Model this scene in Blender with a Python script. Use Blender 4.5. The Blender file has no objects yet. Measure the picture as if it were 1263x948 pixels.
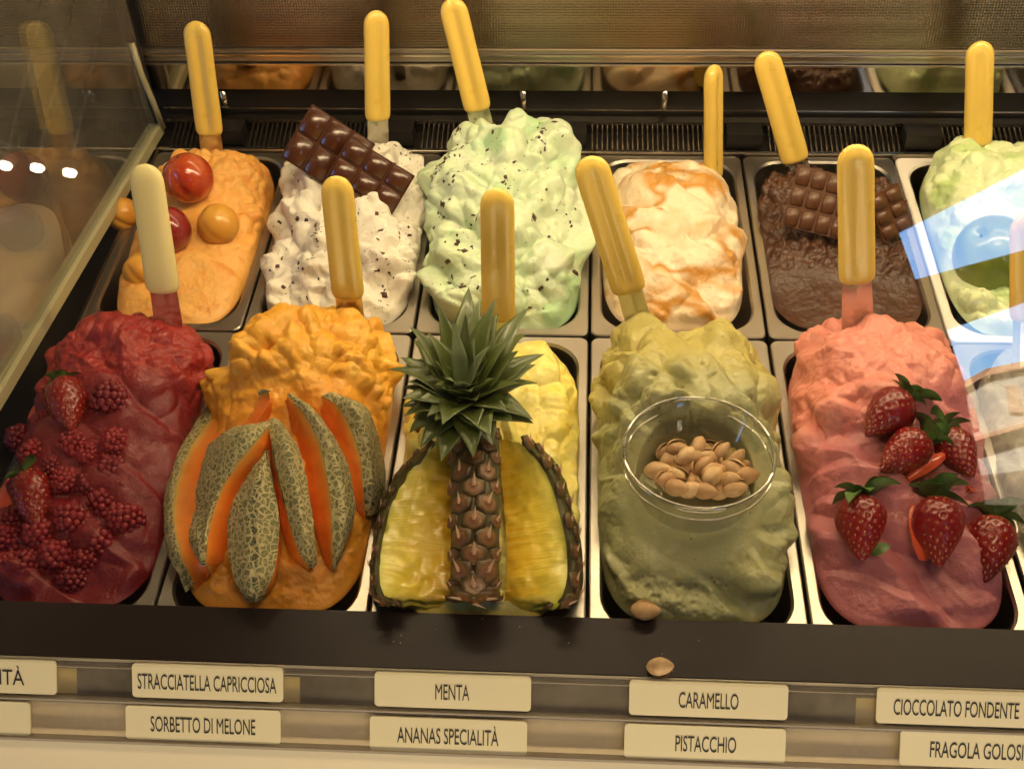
import bpy, bmesh, math, random
import numpy as np
from mathutils import Vector, Matrix, Quaternion
from mathutils.bvhtree import BVHTree
random.seed(7)
S = bpy.context.scene
COL = S.collection
PI = math.pi

# ------------------------------------------------------------------ camera
F_PX, CXP, CYP = 1500.0, 631.5, 474.0
RW = np.array([[0.99835, 0.05153, -0.02522], [0.01799, -0.6986, -0.71528], [-0.05448, 0.71365, -0.69838]])
CAM = np.array([-.01, -.8707, .7866])
_u, _s, _v = np.linalg.svd(RW); RW = _u @ _v
cd = bpy.data.cameras.new('camera'); cam = bpy.data.objects.new('camera', cd); COL.objects.link(cam)
cd.sensor_width = 36; cd.lens = F_PX / 1263 * 36; cd.clip_start = .02; cd.clip_end = 200
M = np.eye(4); M[:3, 0] = RW[0]; M[:3, 1] = -RW[1]; M[:3, 2] = -RW[2]; M[:3, 3] = CAM
cam.matrix_world = Matrix(M.tolist()); S.camera = cam

# ------------------------------------------------------------------ world, lamps, exposure
w = bpy.data.worlds.new('World'); S.world = w; w.use_nodes = True
bg = w.node_tree.nodes['Background']; bg.inputs[0].default_value = (.60, .48, .36, 1); bg.inputs[1].default_value = .27
S.view_settings.view_transform = 'Standard'; S.view_settings.look = 'None'
S.view_settings.exposure = 0; S.view_settings.gamma = 1
S.render.engine = 'CYCLES'
S.cycles.max_bounces = 8; S.cycles.transparent_max_bounces = 24
S.cycles.use_denoising = True
S.cycles.sample_clamp_indirect = 4.0

def area(name, loc, to, sx, sy, e, col):
    l = bpy.data.lights.new(name, 'AREA'); l.shape = 'RECTANGLE'; l.size = sx; l.size_y = sy; l.energy = e; l.color = col
    o = bpy.data.objects.new(name, l); COL.objects.link(o); o.location = loc
    o.rotation_euler = (Vector(to) - Vector(loc)).to_track_quat('-Z', 'Y').to_euler(); return o
area('case_lamp', (.20, .035, .50), (.20, .10, 0), 1.10, .04, 5.5, (1, .775, .44))
area('rear_case_lamp', (.16, .29, .50), (.14, .16, 0), 1.1, .04, 1.7, (1, .775, .44))
area('shop_front_lamp', (.25, -.85, 2.08), (.15, -.25, 0), .7, .3, 13, (1, .72, .40))
area('counter_fill', (.15, -1.55, -.22), (.1, -.38, -.03), 1.5, .3, 13, (1, .78, .46))  # added fill brightening the tags from below; no real lamp stands there
sun = bpy.data.lights.new('sun', 'SUN'); sun.energy = 95; sun.angle = .01; sun.color = (1, .95, .86)
so = bpy.data.objects.new('sun', sun); COL.objects.link(so)
so.rotation_euler = Vector((.35, -.8, -.75)).to_track_quat('-Z', 'Y').to_euler()

# ------------------------------------------------------------------ point helpers (turn a measured sight line into a place in the shop)
def ray(px, py):
    d = np.array([(px - CXP) / F_PX, (py - CYP) / F_PX, 1.]) @ RW
    return d / np.linalg.norm(d)
def at(px, py, z=None, x=None, y=None):
    d = ray(px, py)
    for i, v in ((0, x), (1, y), (2, z)):
        if v is not None: return Vector((CAM + d * (v - CAM[i]) / d[i]).tolist())
def atplane(px, py, P, n):
    d = ray(px, py); n = np.array(n, float); return Vector((CAM + d * ((np.array(P) - CAM) @ n) / (d @ n)).tolist())

# ------------------------------------------------------------------ numpy noise
def _h(ix, iy, iz, k):
    n = (ix.astype(np.uint32) * np.uint32(374761393) + iy.astype(np.uint32) * np.uint32(668265263)
         + iz.astype(np.uint32) * np.uint32(2147483647) + np.uint32(k * 974711 + 12345))
    n = (n ^ (n >> np.uint32(13))) * np.uint32(1274126177); n = n ^ (n >> np.uint32(16))
    n = n * np.uint32(2246822519); n = n ^ (n >> np.uint32(15))
    return n.astype(np.float64) / 4294967295.0
def vnoise(P, seed=0):
    P = P + 100.0; I = np.floor(P).astype(np.int64); f = P - I; f = f * f * f * (f * (f * 6 - 15) + 10)
    r = 0
    for dx in (0, 1):
        for dy in (0, 1):
            for dz in (0, 1):
                wgt = (f[..., 0] if dx else 1 - f[..., 0]) * (f[..., 1] if dy else 1 - f[..., 1]) * (f[..., 2] if dz else 1 - f[..., 2])
                r = r + wgt * _h(I[..., 0] + dx, I[..., 1] + dy, I[..., 2] + dz, seed)
    return r * 2 - 1
def fbm(P, sc, o=4, seed=0, g=.5):
    r = 0; a = 1; t = 0
    for k in range(o):
        r = r + a * vnoise(P * sc * 2 ** k + 7.3 * k, seed + k); t += a; a *= g
    return r / t
def worley(P, sc, seed=0):
    P = P * sc + 100.0; I = np.floor(P).astype(np.int64); f1 = np.full(P.shape[:-1], 9.); f2 = f1.copy()
    for dx in (-1, 0, 1):
        for dy in (-1, 0, 1):
            for dz in (-1, 0, 1):
                J = I + np.array([dx, dy, dz])
                d = 0
                for a in range(3):
                    d = d + (J[..., a] + .12 + .76 * _h(J[..., 0], J[..., 1], J[..., 2], seed + 31 + a) - P[..., a]) ** 2
                d = np.sqrt(d); f2 = np.minimum(f2, np.maximum(d, f1)); f1 = np.minimum(f1, d)
    return f1, f2
def warp(P, sc, amp, seed=50):
    return P + amp * np.stack([fbm(P, sc, 3, seed), fbm(P, sc, 3, seed + 9), fbm(P, sc, 3, seed + 17)], -1)
def sstep(a, b, x):
    t = np.clip((x - a) / (b - a), 0, 1); return t * t * (3 - 2 * t)

# ------------------------------------------------------------------ object helpers
def link(name, me, m=None, parent=None):
    o = bpy.data.objects.new(name, me); COL.objects.link(o)
    if m is not None and me is not None and not me.materials: me.materials.append(m)
    if parent is not None: o.parent = parent
    return o
def tag(o, label=None, cat=None, group=None, kind=None):
    if label: o['label'] = label
    if cat: o['category'] = cat
    if group: o['group'] = group
    if kind: o['kind'] = kind
    return o
def thing(name, label, cat, loc=(0, 0, 0), group=None):
    o = bpy.data.objects.new(name, None); COL.objects.link(o); o.location = loc; o.empty_display_size = .01
    return tag(o, label, cat, group)
def mesh_np(name, V, Fq, smooth=True, attr=None, uv=None):
    me = bpy.data.meshes.new(name); V = np.asarray(V, dtype=np.float32); Fq = np.asarray(Fq, dtype=np.int32)
    me.vertices.add(len(V)); me.vertices.foreach_set('co', V.ravel())
    k = Fq.shape[1]; me.loops.add(Fq.size); me.loops.foreach_set('vertex_index', Fq.ravel())
    me.polygons.add(len(Fq)); me.polygons.foreach_set('loop_start', np.arange(0, Fq.size, k, dtype=np.int32))
    me.polygons.foreach_set('loop_total', np.full(len(Fq), k, dtype=np.int32))
    me.update(calc_edges=True); me.validate()
    if smooth: me.polygons.foreach_set('use_smooth', np.ones(len(me.polygons), dtype=bool))
    if attr is not None:
        for nm, a in attr.items():
            A = me.attributes.new(nm, 'FLOAT', 'POINT'); A.data.foreach_set('value', np.asarray(a, dtype=np.float32).ravel())
    return me
def from_bm(name, bm, smooth=False):
    bmesh.ops.recalc_face_normals(bm, faces=bm.faces)
    me = bpy.data.meshes.new(name); bm.to_mesh(me); bm.free()
    if smooth: me.polygons.foreach_set('use_smooth', [True] * len(me.polygons))
    return me
def box_bm(bm, x0, x1, y0, y1, z0, z1, bev=0, mat=None):
    r = bmesh.ops.create_cube(bm, size=1)
    for v in r['verts']:
        v.co = Vector(((x0 + x1) / 2 + v.co.x * (x1 - x0), (y0 + y1) / 2 + v.co.y * (y1 - y0), (z0 + z1) / 2 + v.co.z * (z1 - z0)))
    if bev:
        es = list({e for v in r['verts'] for e in v.link_edges})
        g = bmesh.ops.bevel(bm, geom=es, offset=bev, segments=2, affect='EDGES', profile=.5)
    if mat is not None:
        vs = g['verts'] if bev else r['verts']
        for v in set(vs): v.co = mat @ v.co
def box(name, x0, x1, y0, y1, z0, z1, m, parent=None, bev=0, mat=None):
    bm = bmesh.new(); box_bm(bm, x0, x1, y0, y1, z0, z1, bev, mat)
    return link(name, from_bm(name, bm, False), m, parent)
def tube(name, pts, r, m, parent=None, seg=8):
    bm = bmesh.new(); rings = []
    pts = [Vector(p) for p in pts]
    rr = r if isinstance(r, (list, tuple)) else [r] * len(pts)
    for i, p in enumerate(pts):
        T = (pts[min(i + 1, len(pts) - 1)] - pts[max(i - 1, 0)]).normalized()
        a = T.orthogonal().normalized(); b = T.cross(a)
        if i and rings:
            a = (prev - T * prev.dot(T)).normalized(); b = T.cross(a)
        prev = a
        rings.append([bm.verts.new(p + rr[i] * (a * math.cos(2 * PI * k / seg) + b * math.sin(2 * PI * k / seg))) for k in range(seg)])
    for A, B in zip(rings, rings[1:]):
        for k in range(seg): bm.faces.new((A[k], A[(k + 1) % seg], B[(k + 1) % seg], B[k]))
    bm.faces.new(rings[0][::-1]); bm.faces.new(rings[-1])
    return link(name, from_bm(name, bm, True), m, parent)
def prism(name, pts, d, m, parent=None):
    """polygon pts (3D) extruded by vector d"""
    bm = bmesh.new(); a = [bm.verts.new(p) for p in pts]; b = [bm.verts.new(Vector(p) + Vector(d)) for p in pts]
    bm.faces.new(a); bm.faces.new(b[::-1])
    for i in range(len(a)):
        j = (i + 1) % len(a); bm.faces.new((a[i], b[i], b[j], a[j]))
    return link(name, from_bm(name, bm), m, parent)

# ------------------------------------------------------------------ materials
def mat(name, col=(.5, .5, .5), rough=.5, metal=0, **kw):
    m = bpy.data.materials.new(name); m.use_nodes = True; b = m.node_tree.nodes['Principled BSDF']
    b.inputs['Base Color'].default_value = (*col, 1); b.inputs['Roughness'].default_value = rough; b.inputs['Metallic'].default_value = metal
    for k, v in kw.items():
        b.inputs[k.replace('_', ' ')].default_value = v
    return m
class N:
    def __init__(s, m): s.m = m; s.t = m.node_tree; s.b = s.t.nodes.get('Principled BSDF')
    def n(s, ty, **kw):
        x = s.t.nodes.new(ty)
        for k, v in kw.items():
            if hasattr(x, k): setattr(x, k, v)
        return x
    def l(s, a, b): s.t.links.new(a, b)
    def coord(s, kind='Object', scale=(1, 1, 1)):
        c = s.n('ShaderNodeTexCoord'); mp = s.n('ShaderNodeMapping'); mp.inputs['Scale'].default_value = scale
        s.l(c.outputs[kind], mp.inputs[0]); return mp.outputs[0]
    def noise(s, co, sc, det=4, rough=.55, dist=0):
        x = s.n('ShaderNodeTexNoise'); x.inputs['Scale'].default_value = sc; x.inputs['Detail'].default_value = det
        x.inputs['Roughness'].default_value = rough; x.inputs['Distortion'].default_value = dist
        if co is not None: s.l(co, x.inputs['Vector'])
        return x.outputs['Fac']
    def vor(s, co, sc, feat='F1', rnd=1):
        x = s.n('ShaderNodeTexVoronoi'); x.feature = feat; x.inputs['Scale'].default_value = sc; x.inputs['Randomness'].default_value = rnd
        if co is not None: s.l(co, x.inputs['Vector'])
        return x.outputs['Distance']
    def ramp(s, fac, stops):
        x = s.n('ShaderNodeValToRGB'); e = x.color_ramp.elements
        while len(e) > 1: e.remove(e[0])
        e[0].position = stops[0][0]; e[0].color = (*stops[0][1], 1) if len(stops[0][1]) == 3 else stops[0][1]
        for p, c in stops[1:]:
            q = e.new(p); q.color = (*c, 1)
        s.l(fac, x.inputs[0]); return x.outputs[0]
    def mix(s, fac, a, b, mode='MIX'):
        x = s.n('ShaderNodeMix'); x.data_type = 'RGBA'; x.blend_type = mode
        for i, v in ((0, fac), (6, a), (7, b)):
            if isinstance(v, (int, float)): x.inputs[i].default_value = v
            elif isinstance(v, tuple): x.inputs[i].default_value = (*v, 1)
            else: s.l(v, x.inputs[i])
        return x.outputs[2]
    def math(s, op, a, b=0.):
        x = s.n('ShaderNodeMath'); x.operation = op
        for i, v in ((0, a), (1, b)):
            if isinstance(v, (int, float)): x.inputs[i].default_value = v
            else: s.l(v, x.inputs[i])
        return x.outputs[0]
    def attr(s, name):
        x = s.n('ShaderNodeAttribute'); x.attribute_name = name; return x.outputs['Fac']
    def bump(s, h, st=.3, d=.001):
        x = s.n('ShaderNodeBump'); x.inputs['Strength'].default_value = st; x.inputs['Distance'].default_value = d
        s.l(h, x.inputs['Height']); s.l(x.outputs[0], s.b.inputs['Normal'])
    def col(s, c): s.l(c, s.b.inputs['Base Color'])
    def rough(s, c): s.l(c, s.b.inputs['Roughness'])

def glassy(name, F0, tint=(1, 1, 1), rough=.0, haze=0.0, haze_col=(.8, .72, .58)):
    m = bpy.data.materials.new(name); m.use_nodes = True; t = m.node_tree; t.nodes.clear()
    g = N(m)
    out = g.n('ShaderNodeOutputMaterial'); mx = g.n('ShaderNodeMixShader'); tr = g.n('ShaderNodeBsdfTransparent'); gl = g.n('ShaderNodeBsdfGlossy')
    tr.inputs[0].default_value = (*tint, 1); gl.inputs['Roughness'].default_value = rough
    geo = g.n('ShaderNodeNewGeometry'); dt = g.n('ShaderNodeVectorMath'); dt.operation = 'DOT_PRODUCT'
    g.l(geo.outputs['Normal'], dt.inputs[0]); g.l(geo.outputs['Incoming'], dt.inputs[1])
    c = g.math('ABSOLUTE', dt.outputs['Value']); f = g.math('POWER', g.math('SUBTRACT', 1., c), 5.)
    f = g.math('ADD', g.math('MULTIPLY', f, 1 - F0), F0)
    g.l(f, mx.inputs[0]); g.l(tr.outputs[0], mx.inputs[1]); g.l(gl.outputs[0], mx.inputs[2])
    g.l(mx.outputs[0], out.inputs[0])
    if haze:  # pale diffuse film painted over the pane as haze
        df = g.n('ShaderNodeBsdfDiffuse'); df.inputs[0].default_value = (*haze_col, 1); m2 = g.n('ShaderNodeMixShader')
        g.l(g.ramp(g.noise(g.coord(), 16, 5, .7), [(.35, (haze * .5,) * 3), (.75, (haze * 1.5,) * 3)]), m2.inputs[0]); g.l(mx.outputs[0], m2.inputs[1]); g.l(df.outputs[0], m2.inputs[2]); g.l(m2.outputs[0], out.inputs[0])
    return m

def steel(name, col=(.55, .52, .48), rough=.28, brush=(1, 1, 1), bs=0.0, plain=False):
    m = mat(name, col, rough, 1)
    if plain: return m
    g = N(m); co = g.coord('Object', brush)
    n = g.noise(co, 24, 3, .5); g.rough(g.ramp(n, [(.3, (rough * .9,) * 3), (.7, (rough * 1.15,) * 3)]))
    n2 = g.noise(g.coord(), 9, 3, .5); g.col(g.mix(n2, tuple(c * .8 for c in col), tuple(min(1, c * 1.12) for c in col)))
    if bs: g.bump(n, bs, .0004)
    return m
M_pan = steel('pan_steel', (.46, .42, .37), .34)
M_panin = steel('pan_inside', (.42, .38, .33), .30)
M_black = mat('black_plastic', (.012, .010, .009), .35)
M_dark = mat('dark_trough', (.02, .016, .013), .5)
M_rail = steel('polished_rail', (.66, .60, .52), .22, plain=True)
M_mirror = steel('mirror_strip', (.56, .50, .42), .07, (1, 1, 1))
M_slat = mat('slat_metal', (.09, .075, .06), .35, .8)
M_ledge = mat('ledge_metal', (.055, .038, .036), .34, 0, Specular_IOR_Level=.12); g = N(M_ledge)
_n = g.noise(g.coord('Object', (2, 180, 180)), 14, 4, .6); g.rough(g.ramp(_n, [(.3, (.26,) * 3), (.7, (.42,) * 3)])); g.bump(_n, .12, .0003)
g.col(g.mix(g.noise(g.coord(), 9, 3), (.014, .009, .010), (.024, .016, .016)))
_d = g.ramp(g.vor(g.coord(), 75), [(.035, (1,) * 3), (.05, (0,) * 3)]); g.col(g.mix(g.math('MULTIPLY', _d, g.math('GREATER_THAN', g.noise(g.coord(), 20, 2), .52)), g.mix(g.noise(g.coord(), 6, 6, .7), (.012, .008, .010), (.034, .024, .022)), (.30, .24, .18)))
# stippled upper panel
M_stip = mat('stippled_metal', (.30, .25, .19), .25, .95); g = N(M_stip)
_c = g.coord('Object', (1, 1, 1)); _v = g.vor(_c, 330, 'F1', .15)
g.bump(_v, .4, .0010); g.col(g.mix(g.noise(g.coord('Object', (1, 1, 6)), 5, 4), (.17, .14, .10), (.30, .25, .19)))
M_cream = mat('cream_enamel', (.80, .70, .52), .38); g = N(M_cream); g.col(g.mix(g.noise(g.coord(), 7, 4), (.84, .75, .55), (.90, .83, .66)))
M_tag = mat('tag_plastic', (.80, .72, .46), .42); g = N(M_tag); g.col(g.mix(g.noise(g.coord(), 18, 4), (.80, .73, .48), (.88, .81, .57)))
M_tagy = mat('tag_yellow', (.62, .52, .18), .45)
M_ink = mat('black_ink', (.02, .018, .02), .6)
M_acr = glassy('acrylic', .05, (.95, .93, .90), .0, .13)
M_acre = mat('acrylic_edge', (.62, .56, .48), .18, 0, Transmission_Weight=.35)
M_glass = glassy('front_glass', .062, (.985, .985, .98))
M_sglass = glassy('side_glass', .12, (.93, .94, .90), .0, .05)
M_edge = mat('glass_edge', (.42, .38, .22), .3, 0)
M_cup = glassy('clear_cup', .07, (.97, .97, .95), .0, .03)
M_cuprim = glassy('cup_rim', .22, (.90, .90, .86), .08)
M_yel = mat('yellow_plastic', (.80, .58, .12), .33, 0, Subsurface_Weight=.08, Coat_Weight=.15)
g = N(M_yel); g.b.inputs['Subsurface Radius'].default_value = (.01, .008, .003)
_c = g.coord('Object', (1, 1, .25)); g.col(g.mix(g.noise(_c, 26, 4), (.80, .575, .13), (.72, .475, .085)))
g.rough(g.ramp(g.noise(g.coord(), 60, 4), [(.35, (.26,) * 3), (.7, (.44,) * 3)]))
st_ = g.ramp(g.noise(g.coord(), 75, 5, .7), [(.66, (0,) * 3), (.74, (1,) * 3)]); g.col(g.mix(g.math('MULTIPLY', st_, .55), g.mix(g.noise(_c, 26, 4), (.80, .575, .13), (.72, .475, .085)), (.40, .20, .05)))
M_pale = mat('pale_yellow_plastic', (.78, .67, .32), .38, 0, Subsurface_Weight=.08); N(M_pale).b.inputs['Subsurface Radius'].default_value = (.01, .008, .004)
M_blade = steel('blade_steel', (.66, .62, .54), .15)

def gelato_mat(name, cols, dark=None, rough=.42, sss=.25, coat=.15, rad=(.006, .004, .002), specks=None, mask=None, bs=.45, fine=380, pits=0, wet=None, cavity=None):
    """cols: three base colours blended by noise; mask: colour where the sculpted vertex mask is 1; cavity: colour of hollows"""
    rough += .07; m = mat(name, cols[0], rough, 0, Subsurface_Weight=sss, Coat_Weight=coat * .45, Coat_Roughness=.25); g = N(m)
    g.b.inputs['Subsurface Radius'].default_value = rad; g.b.inputs['Subsurface Scale'].default_value = 1.
    co = g.coord()
    c = g.mix(g.ramp(g.noise(co, 22, 5, .6, .6), [(.35, (0,) * 3), (.65, (1,) * 3)]), cols[0], cols[1])
    c = g.mix(g.ramp(g.noise(co, 48, 4, .6, 1.2), [(.52, (0,) * 3), (.72, (1,) * 3)]), c, cols[2])
    if mask: c = g.mix(g.attr('mask'), c, mask)
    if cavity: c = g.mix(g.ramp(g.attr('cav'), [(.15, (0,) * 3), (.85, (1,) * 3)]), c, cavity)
    if specks:
        v = g.vor(co, specks[1], 'F1', 1); nn = g.noise(co, 30, 2)
        k = g.math('MULTIPLY', g.math('LESS_THAN', v, specks[2]), g.math('GREATER_THAN', nn, .5)); c = g.mix(k, c, specks[0])
    g.col(c)
    h = g.noise(co, fine, 5, .65)
    h2 = g.noise(co, fine * .35, 4, .6, .8)
    h = g.math('ADD', g.math('MULTIPLY', h, .9), h2)
    if pits:
        p = g.ramp(g.vor(g.mix(.06, co, g.noise(co, 60)), 260), [(.10, (0,) * 3), (.28, (1,) * 3)])
        pm = g.ramp(g.noise(co, 34, 3), [(.52, (0,) * 3), (.6, (1,) * 3)])
        h = g.math('SUBTRACT', h, g.math('MULTIPLY', g.math('MULTIPLY', g.math('SUBTRACT', 1., p), pm), pits))
    g.bump(h, bs, .0016)
    g.rough(g.ramp(g.noise(co, 70, 4), [(.3, (rough * .75,) * 3), (.7, (rough * 1.3,) * 3)]))
    return m

# ------------------------------------------------------------------ the case
W = .17; LF = .324; LB = .31
XL, XR = -.512, .86
def rrect(x0, x1, y0, y1, r, seg=7):
    pts = []
    for cx, cy, a0 in ((x1 - r, y1 - r, 0), (x0 + r, y1 - r, PI / 2), (x0 + r, y0 + r, PI), (x1 - r, y0 + r, 3 * PI / 2)):
        for k in range(seg + 1):
            a = a0 + PI / 2 * k / seg; pts.append((cx + r * math.cos(a), cy + r * math.sin(a)))
    return pts
def pan(x0, x1, y0, y1, label, m=M_pan, mi=M_panin):
    g_ = .0014
    t = thing('gelato_pan', label, 'pan', ((x0 + x1) / 2, (y0 + y1) / 2, -.09), 'steel pans of the display')
    off = Vector(t.location)
    outer = rrect(x0 + g_, x1 - g_, y0 + g_, y1 - g_, .008); rings = [(outer, -.007), (outer, .0)]
    o2 = rrect(x0 + g_ + .0012, x1 - g_ - .0012, y0 + g_ + .0012, y1 - g_ - .0012, .007); rings.append((o2, .0012))
    q = .0095
    rings.append((rrect(x0 + q, x1 - q, y0 + q, y1 - q, .034), .0010)); rings.append((rrect(x0 + q + .002, x1 - q - .002, y0 + q + .002, y1 - q - .002, .033), -.0015))
    inner = rings[3:]
    def mk(rs, name, mt, bottom=False):
        bm = bmesh.new(); vs = []
        for pts, z in rs: vs.append([bm.verts.new(Vector((x, y, z)) - off) for x, y in pts])
        for A, B in zip(vs, vs[1:]):
            n = len(A)
            for k in range(n): bm.faces.new((A[k], A[(k + 1) % n], B[(k + 1) % n], B[k]))
        if bottom: bm.faces.new(vs[-1])
        o = link(name, from_bm(name, bm, False), mt, t)
        for p in o.data.polygons: p.use_smooth = True
        md = o.modifiers.new('edges', 'EDGE_SPLIT'); md.split_angle = .6
    mk(rings, 'rim', m)
    a = [(rrect(x0 + q + .002, x1 - q - .002, y0 + q + .002, y1 - q - .002, .033), -.0015),
         (rrect(x0 + q + .006, x1 - q - .006, y0 + q + .006, y1 - q - .006, .030), -.082), (rrect(x0 + .03, x1 - .03, y0 + .03, y1 - .03, .02), -.09)]
    mk(a, 'basin', mi, True)
    return t

names_b = ['peach gelato', 'chocolate-flecked white gelato', 'mint gelato', 'caramel gelato', 'dark chocolate gelato', 'pale green gelato']
names_f = ['raspberry sorbet', 'melon sorbet', 'pineapple gelato', 'pistachio gelato', 'strawberry gelato', 'pale gelato at the front right edge']
M_white = mat('white_pan', (.74, .70, .64), .3)
for i in range(6):
    x0 = (i - 3) * W; x1 = x0 + W
    pan(max(x0, -.505), x1, 0, LB, ('white' if i == 5 else 'steel') + ' back-row pan holding the ' + names_b[i], M_white if i == 5 else M_pan)
    pan(max(x0, -.505), x1, -.345, 0, 'steel front-row pan holding the ' + names_f[i])
    if i == 5:
        pan(x1, x1 + W, 0, LB, 'empty steel back-row pan right of the white pan'); pan(x1, x1 + W, -.345, 0, 'empty steel front-row pan past the right edge')
tag(box('case_floor', XL - .6, XR + .4, -.34, .50, -.14, -.105, M_dark), kind='structure')

# front ledge + fascia (structure of the counter)
yl = lambda x: -.3745 - .003 * x
led = tag(prism('front_ledge', [(XL - .5, yl(XL - .5), .0028), (XR + .4, yl(XR + .4), .0028), (XR + .4, -.3245, .0028), (XL - .5, -.3245, .0028)], (0, 0, -.018), M_ledge), 'dark brushed metal ledge running in front of the front-row pans', 'ledge')
TH = math.radians(38)                       # fascia leans: normal towards the customer and up
YAW = Matrix.Rotation(-.003, 3, 'Z'); ex_ = YAW @ Vector((1, 0, 0))
fn = YAW @ Vector((0, -math.cos(TH), math.sin(TH))); fu = YAW @ Vector((0, math.sin(TH), math.cos(TH)))
P0 = Vector((0, -.3755, .004))
def fas(px, py, lift=0): return atplane(px, py, P0 + fn * lift, fn)
def fx(p): return (p - P0).dot(ex_)
def fs(p, lift=0): # height along the fascia
    return (p - P0).dot(fu)
s_dark = (fs(fas(558, 852.5, .0055)) + fs(fas(553, 907, .0055))) / 2 - .001
Mf = Matrix(((ex_.x, fn.x, fu.x, P0.x), (ex_.y, fn.y, fu.y, P0.y), (ex_.z, fn.z, fu.z, P0.z), (0, 0, 0, 1)))  # local: x, n(lift), s(height)
def fbox(name, x0, x1, n0, n1, s0, s1, m, parent=None, bev=0):
    bm = bmesh.new(); box_bm(bm, x0, x1, n0, n1, s0, s1, bev)
    bmesh.ops.transform(bm, matrix=Mf, verts=bm.verts); return link(name, from_bm(name, bm), m, parent)
XA, XB = XL - .5, XR + .4
tag(fbox('counter_band', XA, XB, -.02, -.006, s_dark, -.002, M_ledge), 'dark metal band below the ledge behind the upper row of flavour tags', 'metal band')
tag(fbox('shop_counter', XA, XB, -.03, -.006, -.40, s_dark - .001, M_cream), 'cream enamelled counter front behind and below the lower row of tags', 'counter front')
print('fascia s', [round(fs(fas(630, y)), 4) for y in (834, 842, 880, 888, 925, 948)], [round(fs(fas(x, 845)), 4) for x in (0, 1263)])
H = thing('tag_holder', 'clear acrylic two-row holder for the flavour tags', 'tag holder', P0)
Hi = Matrix.Translation(-P0)
def hold(name, n0, n1, s0, s1, m):
    o = fbox(name, XA, XB, n0, n1, s0, s1, m, None, 0); o.data.transform(Hi); o.parent = H
_su = fs(fas(558, 852.5, .0055)); _sl = fs(fas(553, 907, .0055)); ST = [_su + .0128, (_su + _sl) / 2 + .0012, (_su + _sl) / 2 + .0006, _sl - .0140]
hold('clear_strip', .0, .0018, ST[1] + .0012, ST[0], M_acr)
hold('clear_strip', .0, .0018, ST[3] + .0012, ST[2] - .0015, M_acr)
hold('strip_edge', -.001, .0024, ST[0], ST[0] + .0011, M_acre)
hold('strip_edge', -.001, .0024, ST[0] - .0052, ST[0] - .0045, M_acre)
hold('strip_edge', -.002, .0070, ST[1] - .0016, ST[1] - .0002, M_acre)
hold('strip_edge', -.001, .0020, ST[1] - .0046, ST[1] - .0040, M_acre)
hold('strip_edge', -.002, .008, ST[3] - .0008, ST[3] + .0010, M_acre)

def text_mesh(s, name='lettering'):
    c = bpy.data.curves.new('txt', 'FONT'); c.body = s; c.size = 1; c.align_x = 'LEFT'; c.space_character = .96; c.resolution_u = 3
    o = bpy.data.objects.new('txt', c); COL.objects.link(o)
    dg = bpy.context.evaluated_depsgraph_get(); dg.update()
    me = bpy.data.meshes.new_from_object(o.evaluated_get(dg)); bpy.data.objects.remove(o); return me
def flavour_tag(px0, px1, pyc, txt, label, tx0, tx1, th=17.5):
    h = .0262; lift = .0055
    a = fas(px0, pyc, lift); b = fas(px1, pyc, lift); c = (a + b) * .5; sc = fs(c)
    t = thing('flavour_tag', label, 'flavour tag', c, 'cream flavour tags in the holder')
    bm = bmesh.new(); box_bm(bm, fx(a), fx(b), .0035, .0055, sc - h / 2, sc + h / 2)
    es = [e for e in bm.edges if abs((e.verts[0].co - e.verts[1].co).y) > .001]
    bmesh.ops.bevel(bm, geom=es, offset=.0028, segments=4, affect='EDGES', profile=.5)
    bmesh.ops.transform(bm, matrix=Hi.inverted() @ Matrix.Identity(4) if False else Mf, verts=bm.verts)
    me = from_bm('plate', bm); me.transform(Matrix.Translation(-c)); link('plate', me, M_tag, t)
    if txt:
        me = text_mesh(txt); xs = [v.co.x for v in me.vertices]; ys = [v.co.y for v in me.vertices if True]
        x0, x1 = min(xs), max(xs); cap = .73
        A = fx(fas(tx0, pyc, lift)); B = fx(fas(tx1, pyc, lift)); hh = th / 1470 / .95
        for v in me.vertices:
            X = A + (v.co.x - x0) / (x1 - x0) * (B - A); s_ = sc + (v.co.y - cap / 2) / cap * hh; z = v.co.z
            v.co = Mf @ Vector((X, .0060, s_)) - c
        me.materials.clear(); link('lettering', me, M_ink, t)
flavour_tag(-150, 69, 832, 'SPECIALITÀ', 'upper tag cut by the left edge, its word ending in ALITÀ', -75, 30)
flavour_tag(163, 349, 841.5, 'STRACCIATELLA CAPRICCIOSA', 'upper cream tag reading STRACCIATELLA CAPRICCIOSA', 170, 341)
flavour_tag(462, 655, 852.5, 'MENTA', 'upper cream tag reading MENTA', 537, 579)
flavour_tag(776, 972, 863, 'CARAMELLO', 'upper cream tag reading CARAMELLO', 837, 911)
flavour_tag(1081, 1282, 873, 'CIOCCOLATO FONDENTE', 'upper cream tag reading CIOCCOLATO FONDENTE', 1102, 1257)
flavour_tag(-160, 37, 883, '', 'blank lower tag cut by the left edge of the photo', 0, 1)
flavour_tag(155, 346, 893.5, 'SORBETTO DI MELONE', 'lower cream tag reading SORBETTO DI MELONE', 186, 315)
flavour_tag(456, 650, 907, 'ANANAS SPECIALITÀ', 'lower cream tag reading ANANAS SPECIALITÀ', 490, 615)
flavour_tag(770, 969, 916.5, 'PISTACCHIO', 'lower cream tag reading PISTACCHIO', 833, 908)
flavour_tag(1110, 1312, 925, 'FRAGOLA GOLOSITÀ', 'lower cream tag reading FRAGOLA GOLOSIT, cut by the right edge', 1147, 1281)
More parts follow.
